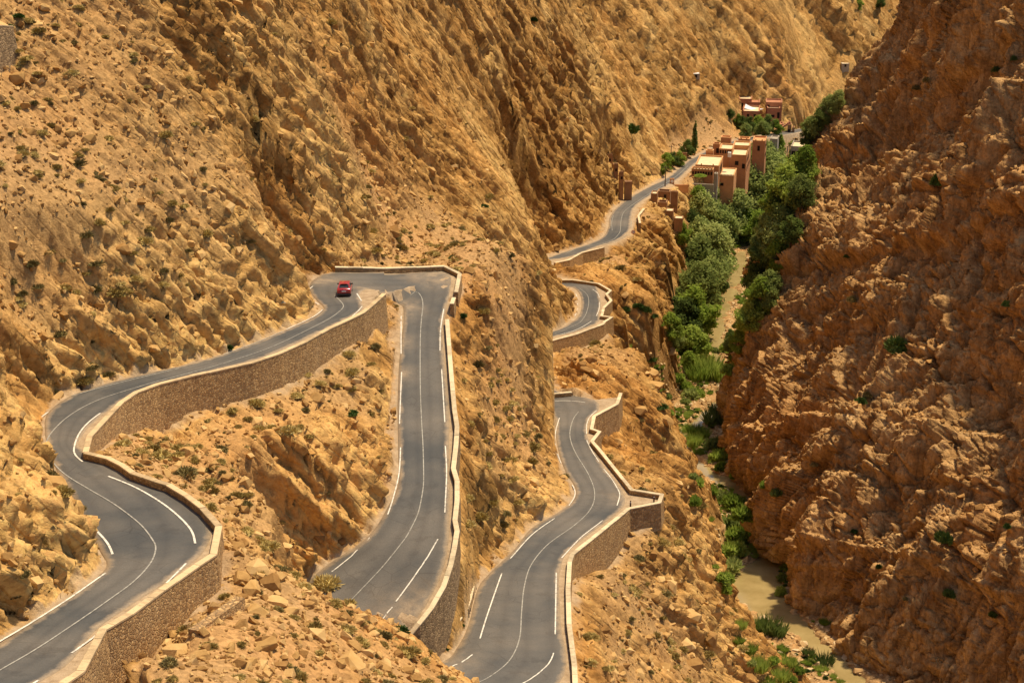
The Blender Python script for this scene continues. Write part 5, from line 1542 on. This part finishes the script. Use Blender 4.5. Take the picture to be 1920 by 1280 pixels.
class Bld:
    """a building standing at a surveyed corner; parts in its own frame (x along the front, y to the back)"""
    def __init__(s, name, label, px, py, d, yaw=YAW, category='building'):
        p = at_d(px, py, d)
        s.o = np.array(p)
        s.root = empty(name, tuple(map(float, p)), yaw, label, category)
        s.inv = Matrix.Rotation(-yaw, 3, 'Z')
        s.d = d
    def loc(s, px, py, d):
        q = s.inv @ Vector(at_d(px, py, d) - s.o)
        return q
    def block(s, px0, px1, pyt, pyb, d, depth, mat, roof=M_ROOF, down=3.0, par=0.4, pw=0.28, name='wall_block', trim=True):
        a = s.loc(px0, pyb, d); b = s.loc(px1, pyb, d); t = s.loc(px0, pyt, d)
        x0, x1, y0 = a.x, b.x, a.y
        return s.raw(x0, x1, y0, y0 + depth, a.z - down, t.z, mat, roof, par, pw, name, trim)
    def raw(s, x0, x1, y0, y1, z0, z1, mat, roof=M_ROOF, par=0.4, pw=0.28, name='wall_block', trim=True):
        m = MB()
        zr = z1 - par
        o = [(x0, y0), (x1, y0), (x1, y1), (x0, y1)]
        i = [(x0 + pw, y0 + pw), (x1 - pw, y0 + pw), (x1 - pw, y1 - pw), (x0 + pw, y1 - pw)]
        V = [(x, y, z0) for x, y in o] + [(x, y, z1) for x, y in o] + [(x, y, z1) for x, y in i] + [(x, y, zr) for x, y in i]
        F = [(3, 2, 1, 0)] + [(k, (k + 1) % 4, 4 + (k + 1) % 4, 4 + k) for k in range(4)] + [(4 + k, 4 + (k + 1) % 4, 8 + (k + 1) % 4, 8 + k) for k in range(4)] + [(8 + k, 8 + (k + 1) % 4, 12 + (k + 1) % 4, 12 + k) for k in range(4)]
        m.add(V, F, 0)
        w = put(name, m.mesh(name, mat), parent=s.root)
        r = MB()
        r.add([(x + (0.003 if x < (x0 + x1) / 2 else -0.003), y, zr + 0.004) for x, y in i], [(0, 1, 2, 3)])
        put('roof', r.mesh('roof', roof), parent=s.root)
        if trim:
            c = MB()
            e = 0.06
            for (xa, ya), (xb, yb) in zip(o, o[1:] + o[:1]):
                xx0, xx1 = min(xa, xb) - e, max(xa, xb) + e
                yy0, yy1 = min(ya, yb) - e, max(ya, yb) + e
                if xx1 - xx0 < 0.5: yy0 += 0.4; yy1 -= 0.4
                if yy1 > yy0:
                    c.box(xx0, xx1, yy0, yy1, z1 - 0.12, z1 + 0.05)
            put('cornice', c.mesh('cornice', M_TRIM if mat in (M_TERRA, M_TERRA_D) else mat), parent=w)
        return (x0, x1, y0, y1, z0, z1)
    def window(s, face, bx, u, z, w, h, name='window'):
        """face: 'f' front or 'r' right side of block bx; u along the face, z from block top downwards"""
        x0, x1, y0, y1, z0, z1 = bx
        m = MB(); g = MB()
        zt = z1 - z; zb = zt - h
        if face == 'f':
            x = x0 + u * (x1 - x0)
            m.box(x - w / 2 - .08, x + w / 2 + .08, y0 - .05, y0 + .06, zb - .08, zt + .08)
            g.box(x - w / 2, x + w / 2, y0 - .065, y0 + .05, zb, zt)
        else:
            y = y0 + u * (y1 - y0)
            m.box(x1 - .06, x1 + .05, y - w / 2 - .08, y + w / 2 + .08, zb - .08, zt + .08)
            g.box(x1 - .05, x1 + .065, y - w / 2, y + w / 2, zb, zt)
        o = put(name, m.mesh(name, M_FRAME), parent=s.root)
        put('shade_pane', g.mesh('shade_pane', M_DARK), parent=o)  # near-black box: window glass, and painted-in shade of openings, niches and doorways
    def merlons(s, bx, n, face='f', mat=M_TRIM):
        x0, x1, y0, y1, z0, z1 = bx
        for k in range(n):
            m = MB(); f = (k + 0.5) / n
            if face == 'f':
                x = x0 + f * (x1 - x0); m.box(x - .16, x + .16, y0 + .02, y0 + .24, z1 + .055, z1 + .4)
            else:
                y = y0 + f * (y1 - y0); m.box(x1 - .24, x1 - .02, y - .16, y + .16, z1 + .055, z1 + .4)
            put('merlon', m.mesh('merlon', mat), parent=s.root)

H = Bld('hotel', 'large terracotta flat roofed hotel with pale roofs beside the far road', 1297, 340, 506)
porch = H.block(1296, 1337, 314, 340, 506, 2.6, M_TERRA_D, M_ROOF, 2.0)
for k in range(8): H.window('f', porch, (k + 0.6) / 8.2, 0.75, 0.34, 0.75, 'niche')
H.merlons(porch, 7)
b1 = H.block(1303, 1348, 306, 337, 509, 11.5, M_TERRA, M_ROOF, 4.0)
for k in range(4): H.window('r', b1, 0.25 + 0.16 * k, 1.1, 0.8, 2.6, 'door')
H.window('f', b1, 0.35, 0.75, 0.5, 0.5)
H.merlons(b1, 2)
ter = H.block(1348.3, 1376, 328, 338, 511, 9.0, M_TERRA, M_ROOF, 7.5, 0.25)
H.window('f', ter, 0.2, 2.2, 0.8, 0.7)
H.merlons(ter, 10, 'f', M_ROOF)
b2 = H.block(1366.3, 1399, 287, 318, 521, 16.0, M_TERRA_D, M_ROOF, 9.0)
for k in range(8): H.window('r', b2, 0.1 + 0.11 * k, 1.4, 0.45, 1.1)
for k in range(5): H.window('r', b2, 0.15 + 0.17 * k, 4.0, 0.5, 1.2)
H.window('f', b2, 0.45, 1.9, 0.9, 1.1)
H.window('f', b2, 0.85, 2.6, 0.7, 1.3, 'door')
H.merlons(b2, 12, 'r')
b3 = H.block(1348, 1373, 277, 296, 521.5, 6.5, M_TERRA, M_ROOF, 4.0)
for k in range(5): H.window('f', b3, (k + 0.6) / 5.4, 0.5, 0.3, 0.8, 'niche')
b4 = H.block(1374, 1405, 271, 284, 527, 5.5, M_TERRA, M_ROOF, 3.0)
b5 = H.block(1351, 1370, 256, 276, 534, 2.8, M_TERRA, M_TERRA, 4.0)
b6 = H.block(1336, 1349, 268, 290, 523, 2.4, M_TERRA_D, M_TERRA, 4.0)
H.window('f', b6, 0.7, 1.3, 0.6, 1.3, 'door')
b7 = H.block(1323, 1337, 281, 296, 519, 2.0, M_TERRA, M_ROOF, 3.0)
b8 = H.block(1384, 1405, 259, 275, 538, 3.2, M_TERRA, M_TERRA, 5.0)
b9 = H.block(1410, 1434, 261, 290, 537.5, 6.0, M_TERRA_D, M_TERRA, 10.0)
for k in range(3): H.window('r', b9, 0.2 + 0.28 * k, 1.2, 0.45, 1.1)
for k in range(3): H.window('r', b9, 0.2 + 0.28 * k, 4.2, 0.45, 1.1)
H.window('f', b9, 0.5, 1.6, 0.6, 1.4)
H.merlons(b9, 2); H.merlons(b8, 2)
pier = H.block(1338, 1344, 322, 362, 505, 1.6, M_CONC, M_CONC, 5.0, name='pier', trim=False)
court = H.raw(-12, -0.4, -3.2, 3.0, -4.5, 0.05, M_CONC, M_ROOF, 0.12, 0.2, 'forecourt', False)
fw = H.block(1297, 1338, 342, 366, 503, 0.5, M_CONC, M_CONC, 3.0, 0.05, 0.1, 'retaining_wall', False)
ac = MB(); ac.box(8.6, 9.5, 12.6, 13.3, 4.2, 5.6); put('water_tank', ac.mesh('water_tank', M_WHITE), parent=H.root)

R = Bld('guesthouse', 'red rendered guesthouse with stepped terraces on the slope over the hotel', 1393, 225, 606, math.radians(-8))
r1 = R.block(1385, 1409, 184, 200, 618, 8.0, M_RED, M_ROOF, 3.0)
R.window('f', r1, 0.2, 1.5, 1.2, 1.2, 'opening')
r1b = R.block(1404, 1424, 191, 202, 617, 6.5, M_RED, M_RED, 3.0)
r2 = R.block(1434, 1464, 188, 240, 615, 6.0, M_RED, M_RED, 4.0)
R.window('r', r2, 0.4, 2.0, 1.0, 1.6); R.window('f', r2, 0.15, 0.9, 0.7, 0.8)
r3 = R.block(1437.3, 1461, 200, 232, 611.5, 3.2, M_RED, M_ROOF, 5.0)
R.window('f', r3, 0.9, 1.5, 0.7, 1.9); R.window('f', r3, 0.9, 4.2, 0.6, 1.9); R.window('f', r3, 0.4, 2.4, 1.5, 0.7)
r4 = R.block(1393, 1424, 207, 222, 606, 9.0, M_RED, M_ROOF, 5.0, 0.5)
for k in range(2): R.window('f', r4, 0.3 + 0.4 * k, 1.1, 0.6, 0.8)
for k in range(3): R.window('r', r4, 0.15 + 0.28 * k, 0.9, 1.0, 1.5, 'opening')
r5 = R.block(1461.4, 1468, 232, 252, 608, 4.0, M_RED, M_RED, 4.0)
r6 = R.block(1476, 1483, 232, 256, 606, 3.0, M_MUD, M_RED, 4.0)
R.window('f', r6, 0.4, 1.6, 0.6, 2.0, 'opening')
r7 = R.block(1484.5, 1489, 238, 258, 606.5, 2.5, M_MUD, M_RED, 4.0)
st = MB()
A_ = R.loc(1457, 244, 603); B_ = R.loc(1480, 229, 606)
for k in range(9):
    f = k / 8
    x = A_.x + (B_.x - A_.x) * f; z = A_.z + (B_.z - A_.z) * f; y = A_.y + (B_.y - A_.y) * f
    st.box(x - .32, x + .32, y - .5, y + .5, z - 0.55, z + 0.03 * k)
put('stair', st.mesh('stair', M_RED), parent=R.root)
# laundry sheet on the terrace
tp = MB()
for k in range(9):
    f = k / 8
    a = at_d(1398 + 34 * f, 195 + 9 * f + 3 * math.sin(f * 3.1), 611); b = at_d(1396 + 30 * f, 203 + 2.5 * f + 2 * math.sin(f * 3.1), 609)
    tp.v += [tuple(a), tuple(b)]
for k in range(8): tp.f.append((2 * k, 2 * k + 1, 2 * k + 3, 2 * k + 2)); tp.mi.append(0)
o = put('awning', tp.mesh('awning', flat_mat('pale_sheet', (0.72, 0.72, 0.74), 0.8, 0.1, 0.4)), label='pale sheet strung over the terrace of the red guesthouse', category='awning')
sm_ = o.modifiers.new('thick', 'SOLIDIFY'); sm_.thickness = 0.03

G_ = Bld('concrete_house', 'unfinished grey concrete building with open windows by the river', 1482, 300, 590, math.radians(-14))
g1 = G_.block(1443, 1457, 258, 282, 586, 5.0, M_CONC, M_CONC, 5.0, trim=False)
g2 = G_.block(1482, 1508, 272, 296, 590, 8.0, M_CONC, M_ROOF, 6.0, 0.5, trim=False)
for k in range(3): G_.window('f', g2, 0.2 + 0.3 * k, 1.6, 1.1, 1.3, 'opening')
for k in range(3): G_.window('r', g2, 0.2 + 0.3 * k, 1.6, 1.2, 1.3, 'opening')

U = Bld('ruined_house', 'roofless mud brick ruin on the edge of the far road', 1220, 398, 462, math.radians(-10))
u1 = U.block(1220, 1232, 361, 380, 466, 3.0, M_MUD, M_ROOF, 4.0, 0.3, 0.25, trim=False)
u2 = U.block(1232.4, 1250, 377, 398, 463, 2.6, M_MUD, M_MUD, 5.0, 0.7, 0.3, trim=False)
u3 = U.block(1257, 1270, 355, 395, 466, 1.0, M_MUD, M_MUD, 4.0, 0.1, 0.2, trim=False)
u4 = U.block(1233, 1256.6, 357, 372, 470, 2.5, M_MUD, M_MUD, 4.0, 1.2, 0.3, trim=False)
U.window('f', u4, 0.6, 0.9, 0.5, 1.0, 'opening')
u5 = U.block(1248, 1262, 394, 404, 459, 2.4, M_MUD, M_ROOF, 4.0, 0.1, 0.2, trim=False)
u6 = U.block(1264, 1280, 408, 418, 458, 2.4, M_MUD, M_ROOF, 4.0, 0.1, 0.2, trim=False)

Tn = Bld('kasbah_ruin', 'stepped mud brick towers clinging to the rock spur over the road', 1160, 372, 462, math.radians(4))
for q in ((1138, 1149, 290, 304, 472, 2.2), (1151, 1159, 308, 326, 469, 2.2), (1161.5, 1169, 322, 350, 466.5, 2.0)):
    tb_ = Tn.block(*q, M_MUD, M_MUD, 4.0, 0.5, 0.25, trim=False)
    Tn.window('f', tb_, 0.5, 1.0, 0.4, 0.6)
    Tn.merlons(tb_, 3, 'f', M_MUD)
Tn.block(1171.6, 1185, 339, 358, 467.5, 1.4, M_MUD, M_MUD, 3.0, 0.1, 0.2, trim=False)

Wv = Bld('garden_enclosure', 'low tan garden wall with pale top opposite the hotel', 1238, 300, 540, math.radians(-4), 'wall')
Wv.block(1240, 1258, 284, 297, 540, 3.0, M_MUD, M_ROOF, 2.0, 0.2, trim=False)
Wv.block(1262, 1288, 285, 301, 537, 0.6, M_MUD, M_ROOF, 2.0, 0.1, 0.15, trim=False)
Wv.block(1215, 1246, 274, 283, 546, 0.8, M_MUD, M_MUD, 2.0, 0.1, 0.2, trim=False)

for px_, py_, w_, lb in ((1298, 146, 14, 'small whitewashed hut high on the mountainside'), (1578, 127, 14, 'small grey stone hut on the far slope')):
    h = hit(px_ + w_ / 2, py_)
    dd = project(h)[2]
    B_ = Bld('hut', lb, px_, py_, dd - 1.0, 0.0)
    bx = B_.block(px_, px_ + w_, py_ - 8, py_, dd - 1.0, 2.5, M_CONC, M_WHITE if px_ < 1400 else M_ROOF, 2.0, 0.1, 0.15, trim=False)
    B_.window('f', bx, 0.5, 0.4, 0.6, 0.8, 'door')

# entrance sign with a round dial
Sg = Bld('entrance_sign', 'terracotta entrance sign with a white round dial at the hotel forecourt', 1255, 348, 497, 0.0, 'sign')
sb_ = Sg.block(1256, 1264, 334, 346, 497, 0.5, M_TERRA, M_TERRA, 1.0, 0.05, 0.1, 'pillar', False)
m = MB(); xc, zc = (sb_[0] + sb_[1]) / 2, sb_[5] - 0.75
m.add([(xc + 0.45 * math.cos(t), sb_[2] - 0.03, zc + 0.45 * math.sin(t)) for t in np.linspace(0, 2 * math.pi, 20, endpoint=False)], [tuple(range(20))])
put('dial', m.mesh('dial', M_WHITE), parent=Sg.root)
Sg.block(1256, 1291, 346, 352, 497.6, 0.5, M_TERRA, M_TERRA, 1.5, 0.05, 0.1, 'low_wall', False)

# poles, sign, posts
def pole(px, py0, py1, r, label, group=None):
    h = hit(px, py0)
    d = project(h)[2]
    L = (py0 - py1) / FPX * d / 0.96
    m = MB(); m.tube([(0, 0, -0.4), (0, 0, L)], [r, r * 0.75], 8)
    root = empty('utility_pole', h, 0, label, 'pole', group)
    put('shaft', m.mesh('shaft', M_POLE), parent=root)
    c = MB(); c.box(-0.7, 0.7, -0.05, 0.05, L - 0.6, L - 0.48)
    put('crossarm', c.mesh('crossarm', M_POLE), parent=root)
pole(1247, 350, 311, 0.16, 'wooden utility pole at the roadside near the ruined house')
pole(1258, 298, 272, 0.13, 'thin utility pole beside the pale garden wall')

h = hit(1187, 452)
d = project(h)[2]
root = empty('road_sign', h, 0, 'round red bordered no overtaking sign on a post by the far road', 'road sign')
m = MB(); m.tube([(0, 0, -0.3), (0, 0, 2.1)], [0.04, 0.04], 6); put('post', m.mesh('post', M_POLE), parent=root)
def disc(r, y, z, n=20): return [(r * math.cos(t), y, z + r * math.sin(t)) for t in np.linspace(0, 2 * math.pi, n, endpoint=False)]
m = MB(); m.add(disc(0.48, -0.05, 2.2) + disc(0.48, -0.02, 2.2), [tuple(range(20))] + [tuple(range(20, 40))[::-1]] + [(k, 20 + k, 20 + (k + 1) % 20, (k + 1) % 20) for k in range(20)]); pl = put('plate', m.mesh('plate', M_REDP), parent=root)
m = MB(); m.add(disc(0.36, -0.056, 2.2), [tuple(range(20))]); put('field', m.mesh('field', M_WHITE), parent=pl)
m = MB(); m.box(-0.22, -0.04, -0.062, -0.058, 2.12, 2.26, 0); m.box(0.04, 0.22, -0.062, -0.058, 2.12, 2.26, 1)
put('symbol', m.mesh('symbol', [M_REDP, M_DARK]), parent=pl)

for px_, py_, lb in ((1182, 951, 'short dark bollard in the gap of the lay-by parapet'), (1226, 941, 'short dark bollard at the outer corner of the lay-by')):
    q = road_point([(px_, py_)], 'C', 0.0)[0]
    root = empty('bollard', tuple(map(float, q)), 0, lb, 'bollard')
    m = MB(); m.tube([(0, 0, -0.2), (0, 0, 0.85), (0, 0, 0.95)], [0.10, 0.10, 0.05], 8); put('post', m.mesh('post', M_FRAME), parent=root)
    m = MB(); m.tube([(0, 0, 0.70), (0, 0, 0.80)], [0.104, 0.104], 8); put('band', m.mesh('band', M_WHITE), parent=root)

# flat-topped garden tree
q = at_d(1313, 340, 504)
root = empty('umbrella_tree', tuple(map(float, q)), 0, 'clipped flat topped bright green tree in the hotel forecourt', 'tree')
m = MB(); m.tube([(0, 0, -0.3), (0.1, 0, 1.1), (0, 0, 1.5)], [0.09, 0.07, 0.05], 7); put('trunk', m.mesh('trunk', M_BARK), parent=root)
rr = random.Random(77); m = MB()
for i in range(1500):
    a = rr.uniform(0, 6.28); r = math.sqrt(rr.random()) * 1.8
    p_ = Vector((r * math.cos(a), r * math.sin(a) * 0.9, 1.55 + rr.random() * 0.55 * (1 - (r / 1.9) ** 2)))
    u_ = Vector((rr.gauss(0, 1), rr.gauss(0, 1), rr.gauss(0, .5))).normalized() * 0.16; v_ = u_.orthogonal().normalized() * 0.09
    m.add([p_ - u_, p_ + v_, p_ + u_, p_ - v_], [(0, 1, 2, 3)])
put('crown', m.mesh('crown', M_LEAF_B), parent=root)

# masonry pier of a higher road in the upper corner
def slab_wall(px0, py0, px1, py1, d0, d1, drop, thick, label):
    a = at_d(px0, py0, d0); b = at_d(px1, py1, d1)
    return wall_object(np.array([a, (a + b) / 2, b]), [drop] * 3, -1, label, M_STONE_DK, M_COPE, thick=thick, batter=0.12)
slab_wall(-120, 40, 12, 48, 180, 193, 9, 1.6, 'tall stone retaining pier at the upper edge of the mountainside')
# buttress walls under the near bend
def px_wall(pl, drop, label, thick=0.7, out=-1, mat=None):
    pts_ = np.array([at_d(*q) for q in pl])
    return wall_object(pts_, [drop] * len(pts_), out, label, mat or M_STONE, M_STONE, thick=thick, batter=0.1, lip=0.0)
px_wall([(362, 1180, 115.0), (450, 1118, 121.5)], 4.0, 'lower stone buttress wall on the rocky rib below the near bend')
px_wall([(372, 1232, 112.5), (462, 1172, 118.5)], 3.0, 'second stepped footing wall below the stone buttress')

# sprayed paint on the rock cut beside the hairpin
def spray(px, py, r, col, name):
    h = hit(px, py)
    if h is None: return
    rr_ = r * project(h)[2] / FPX
    dd = ((HILL_P - np.array(h)) ** 2).sum(2)
    ii_, jj_ = np.where((dd < rr_ * rr_ * 1.6))
    m = MB()
    for i, j in zip(ii_, jj_):
        if i + 1 >= HILL_P.shape[0] or j + 1 >= HILL_P.shape[1] or random.random() < 0.15: continue
        q_ = [HILL_P[a_, b_] + HILL_N[a_, b_] * 0.02 for a_, b_ in ((i, j), (i, j + 1), (i + 1, j + 1), (i + 1, j))]
        m.add(q_, [(0, 1, 2, 3)])
    if m.v:
        put('graffiti', m.mesh('graffiti', flat_mat(name, col, 0.8, 0.2, 3.0)), parent=bpy.data.objects['hillside'])
spray(526, 573, 8, (0.20, 0.33, 0.40), 'blue_spray')
spray(538, 582, 6, (0.24, 0.36, 0.18), 'green_spray')
spray(546, 591, 5, (0.62, 0.46, 0.08), 'yellow_spray')

# ------------------------------------------------------------------ the red car
def paint(name, col, rough, metal=0.0, coat=0.0):
    m, nt, b = mat_nodes(name)
    g = NT(nt)
    g.lk(g.mix(0.06, col, g.ramp(g.noise(g.pos(), 3.0, 2), [(0.3, 0.0), (0.7, 0.5)])), b.inputs['Base Color'])
    b.inputs['Roughness'].default_value = rough; b.inputs['Metallic'].default_value = metal; b.inputs['Specular IOR Level'].default_value = 0.5
    b.inputs['Coat Weight'].default_value = coat
    return m
M_CAR = paint('red_car_paint', (0.38, 0.009, 0.013), 0.28, 0.0, 0.8)
M_GLASS = paint('car_glass', (0.012, 0.014, 0.016), 0.06)
M_BLACK = paint('black_plastic', (0.015, 0.015, 0.015), 0.6)
M_TYRE = paint('tyre_rubber', (0.02, 0.02, 0.02), 0.85)
M_RIM = paint('alloy', (0.45, 0.45, 0.46), 0.3, 0.9)
M_TAIL = paint('tail_lamp', (0.65, 0.05, 0.03), 0.2)
M_PLATE = paint('number_plate', (0.78, 0.78, 0.74), 0.5)
CW = 0.84                                                # half width
def loft(secs, mat_name, mats, cap=True, smooth_shade=True):
    m = MB(); n = len(secs[0]); V = [v for s in secs for v in s]
    F = [(i * n + k, i * n + (k + 1) % n, (i + 1) * n + (k + 1) % n, (i + 1) * n + k) for i in range(len(secs) - 1) for k in range(n)]
    if cap: F += [tuple(range(n))[::-1], tuple(range((len(secs) - 1) * n, len(secs) * n))]
    m.add(V, F)
    return m.mesh(mat_name, mats, smooth_shade)
def body_sec(y, w, zb, zs, zt, tw):
    """closed section at length y: half width w, sill zb, shoulder zs, top zt with half width tw"""
    return [(-w * .92, y, zb), (-w, y, zb + .15), (-w, y, zs - .1), (-w * .97, y, zs), (-tw, y, zt), (0, y, zt + .015), (tw, y, zt), (w * .97, y, zs), (w, y, zs - .1), (w, y, zb + .15), (w * .92, y, zb), (0, y, zb - .02)]
q = road_point([(645, 556.5)], 'A', 0.085)[0]
car = empty('car', tuple(map(float, q)), math.radians(2), 'red hatchback driving into the hairpin bend', 'car')
car.rotation_euler = (math.radians(-5.5), 0, math.radians(1.5))
put('body', loft([body_sec(0.0, CW * .93, .36, .74, .78, CW * .8), body_sec(.06, CW * .98, .26, .86, .95, CW * .84), body_sec(.25, CW, .22, .95, 1.03, CW * .84), body_sec(.9, CW, .2, .97, 1.02, CW * .86), body_sec(2.6, CW, .2, .93, .98, CW * .86), body_sec(3.2, CW * .99, .22, .86, .93, CW * .82), body_sec(3.95, CW * .95, .24, .72, .80, CW * .74), body_sec(4.15, CW * .84, .3, .6, .66, CW * .66)], 'body', M_CAR), parent=car)
def cab(y, w, z): return [(-w, y, z), (w, y, z)]
# greenhouse: pillars/roof in paint, glass panes set into it
gh = MB()
rb, rt, ft, fb = 0.22, 0.72, 2.25, 3.05                  # rear base, rear top, front top, front base
wb, wt = CW * .92, CW * .74
zb_, zt_ = 0.98, 1.50
gh.add([(-wb, rb, zb_), (wb, rb, zb_), (wb, fb, zb_ - .05), (-wb, fb, zb_ - .05), (-wt, rt, zt_ - .04), (wt, rt, zt_ - .04), (wt, ft, zt_), (-wt, ft, zt_), (-wt * .9, (rt + ft) / 2, zt_ + .045), (wt * .9, (rt + ft) / 2, zt_ + .045)],
       [(0, 1, 5, 4), (1, 2, 6, 5), (2, 3, 7, 6), (3, 0, 4, 7), (4, 5, 9, 8), (8, 9, 6, 7), (5, 6, 9), (7, 4, 8), (3, 2, 1, 0)])
put('roof', gh.mesh('roof', M_CAR), parent=car)
def pane_quad(a, b, c, d, push, inset=(0.08, 0.1)):
    P_ = [Vector(v) for v in (a, b, c, d)]
    nrm = (P_[1] - P_[0]).cross(P_[3] - P_[0]).normalized()
    def bil(u, v): return P_[0] * (1 - u) * (1 - v) + P_[1] * u * (1 - v) + P_[2] * u * v + P_[3] * (1 - u) * v + nrm * push
    iu, iv = inset
    m = MB(); m.add([bil(iu, iv), bil(1 - iu, iv), bil(1 - iu, 1 - iv), bil(iu, 1 - iv)], [(0, 1, 2, 3)])
    return m
put('rear_window', pane_quad((-wb, rb, zb_), (wb, rb, zb_), (wt, rt, zt_ - .04), (-wt, rt, zt_ - .04), 0.012, (.1, .12)).mesh('rear_window', M_GLASS), parent=car)
put('windscreen', pane_quad((wb, fb, zb_ - .05), (-wb, fb, zb_ - .05), (-wt, ft, zt_), (wt, ft, zt_), 0.012, (.06, .06)).mesh('windscreen', M_GLASS), parent=car)
for sgn in (-1, 1):
    a, b_, c, d_ = (sgn * wb, rb, zb_), (sgn * wb, fb, zb_ - .05), (sgn * wt, ft, zt_), (sgn * wt, rt, zt_ - .04)
    put('side_window', pane_quad(*((a, b_, c, d_) if sgn > 0 else (b_, a, d_, c)), 0.012, (.12, .14)).mesh('side_window', M_GLASS), parent=car)
    m = MB(); m.box(sgn * (CW + .02) - .1, sgn * (CW + .02) + .1, 2.52, 2.66, 1.0, 1.14); put('mirror', m.mesh('mirror', M_BLACK), parent=car)
    m = MB(); m.box(sgn * CW * .78 - .17, sgn * CW * .78 + .17, -.025, .1, .74, .88); put('tail_light', m.mesh('tail_light', M_TAIL), parent=car)
    m = MB(); m.box(sgn * CW * .7 - .18, sgn * CW * .7 + .18, 3.98, 4.1, .58, .7); put('headlight', m.mesh('headlight', M_PLATE), parent=car)
    for yy in (0.75, 3.3):
        w_ = put('wheel', None, parent=car)
        w_.location = (sgn * (CW - .1), yy, .31)
        m = MB(); m.tube([(-.1, 0, 0), (-.08, 0, 0), (.08, 0, 0), (.1, 0, 0)], [.27, .31, .31, .27], 18); put('tyre', m.mesh('tyre', M_TYRE), parent=w_)
        m = MB(); m.tube([(-.104, 0, 0), (.104, 0, 0)], [.19, .19], 14); put('rim', m.mesh('rim', M_RIM), parent=w_)
m = MB(); m.box(-CW * .93, CW * .93, -.05, .2, .2, .42); put('bumper', m.mesh('bumper', M_BLACK), parent=car)
m = MB(); m.box(-.26, .26, -.022, .03, .62, .74); put('number_plate', m.mesh('number_plate', M_PLATE), parent=car)
m = MB(); m.box(-.07, .07, -.02, .06, .84, .90); put('badge', m.mesh('badge', M_RIM), parent=car)
m = MB(); m.box(-.4, .4, .52, .74, 1.475, 1.50); put('spoiler', m.mesh('spoiler', M_CAR), parent=car)
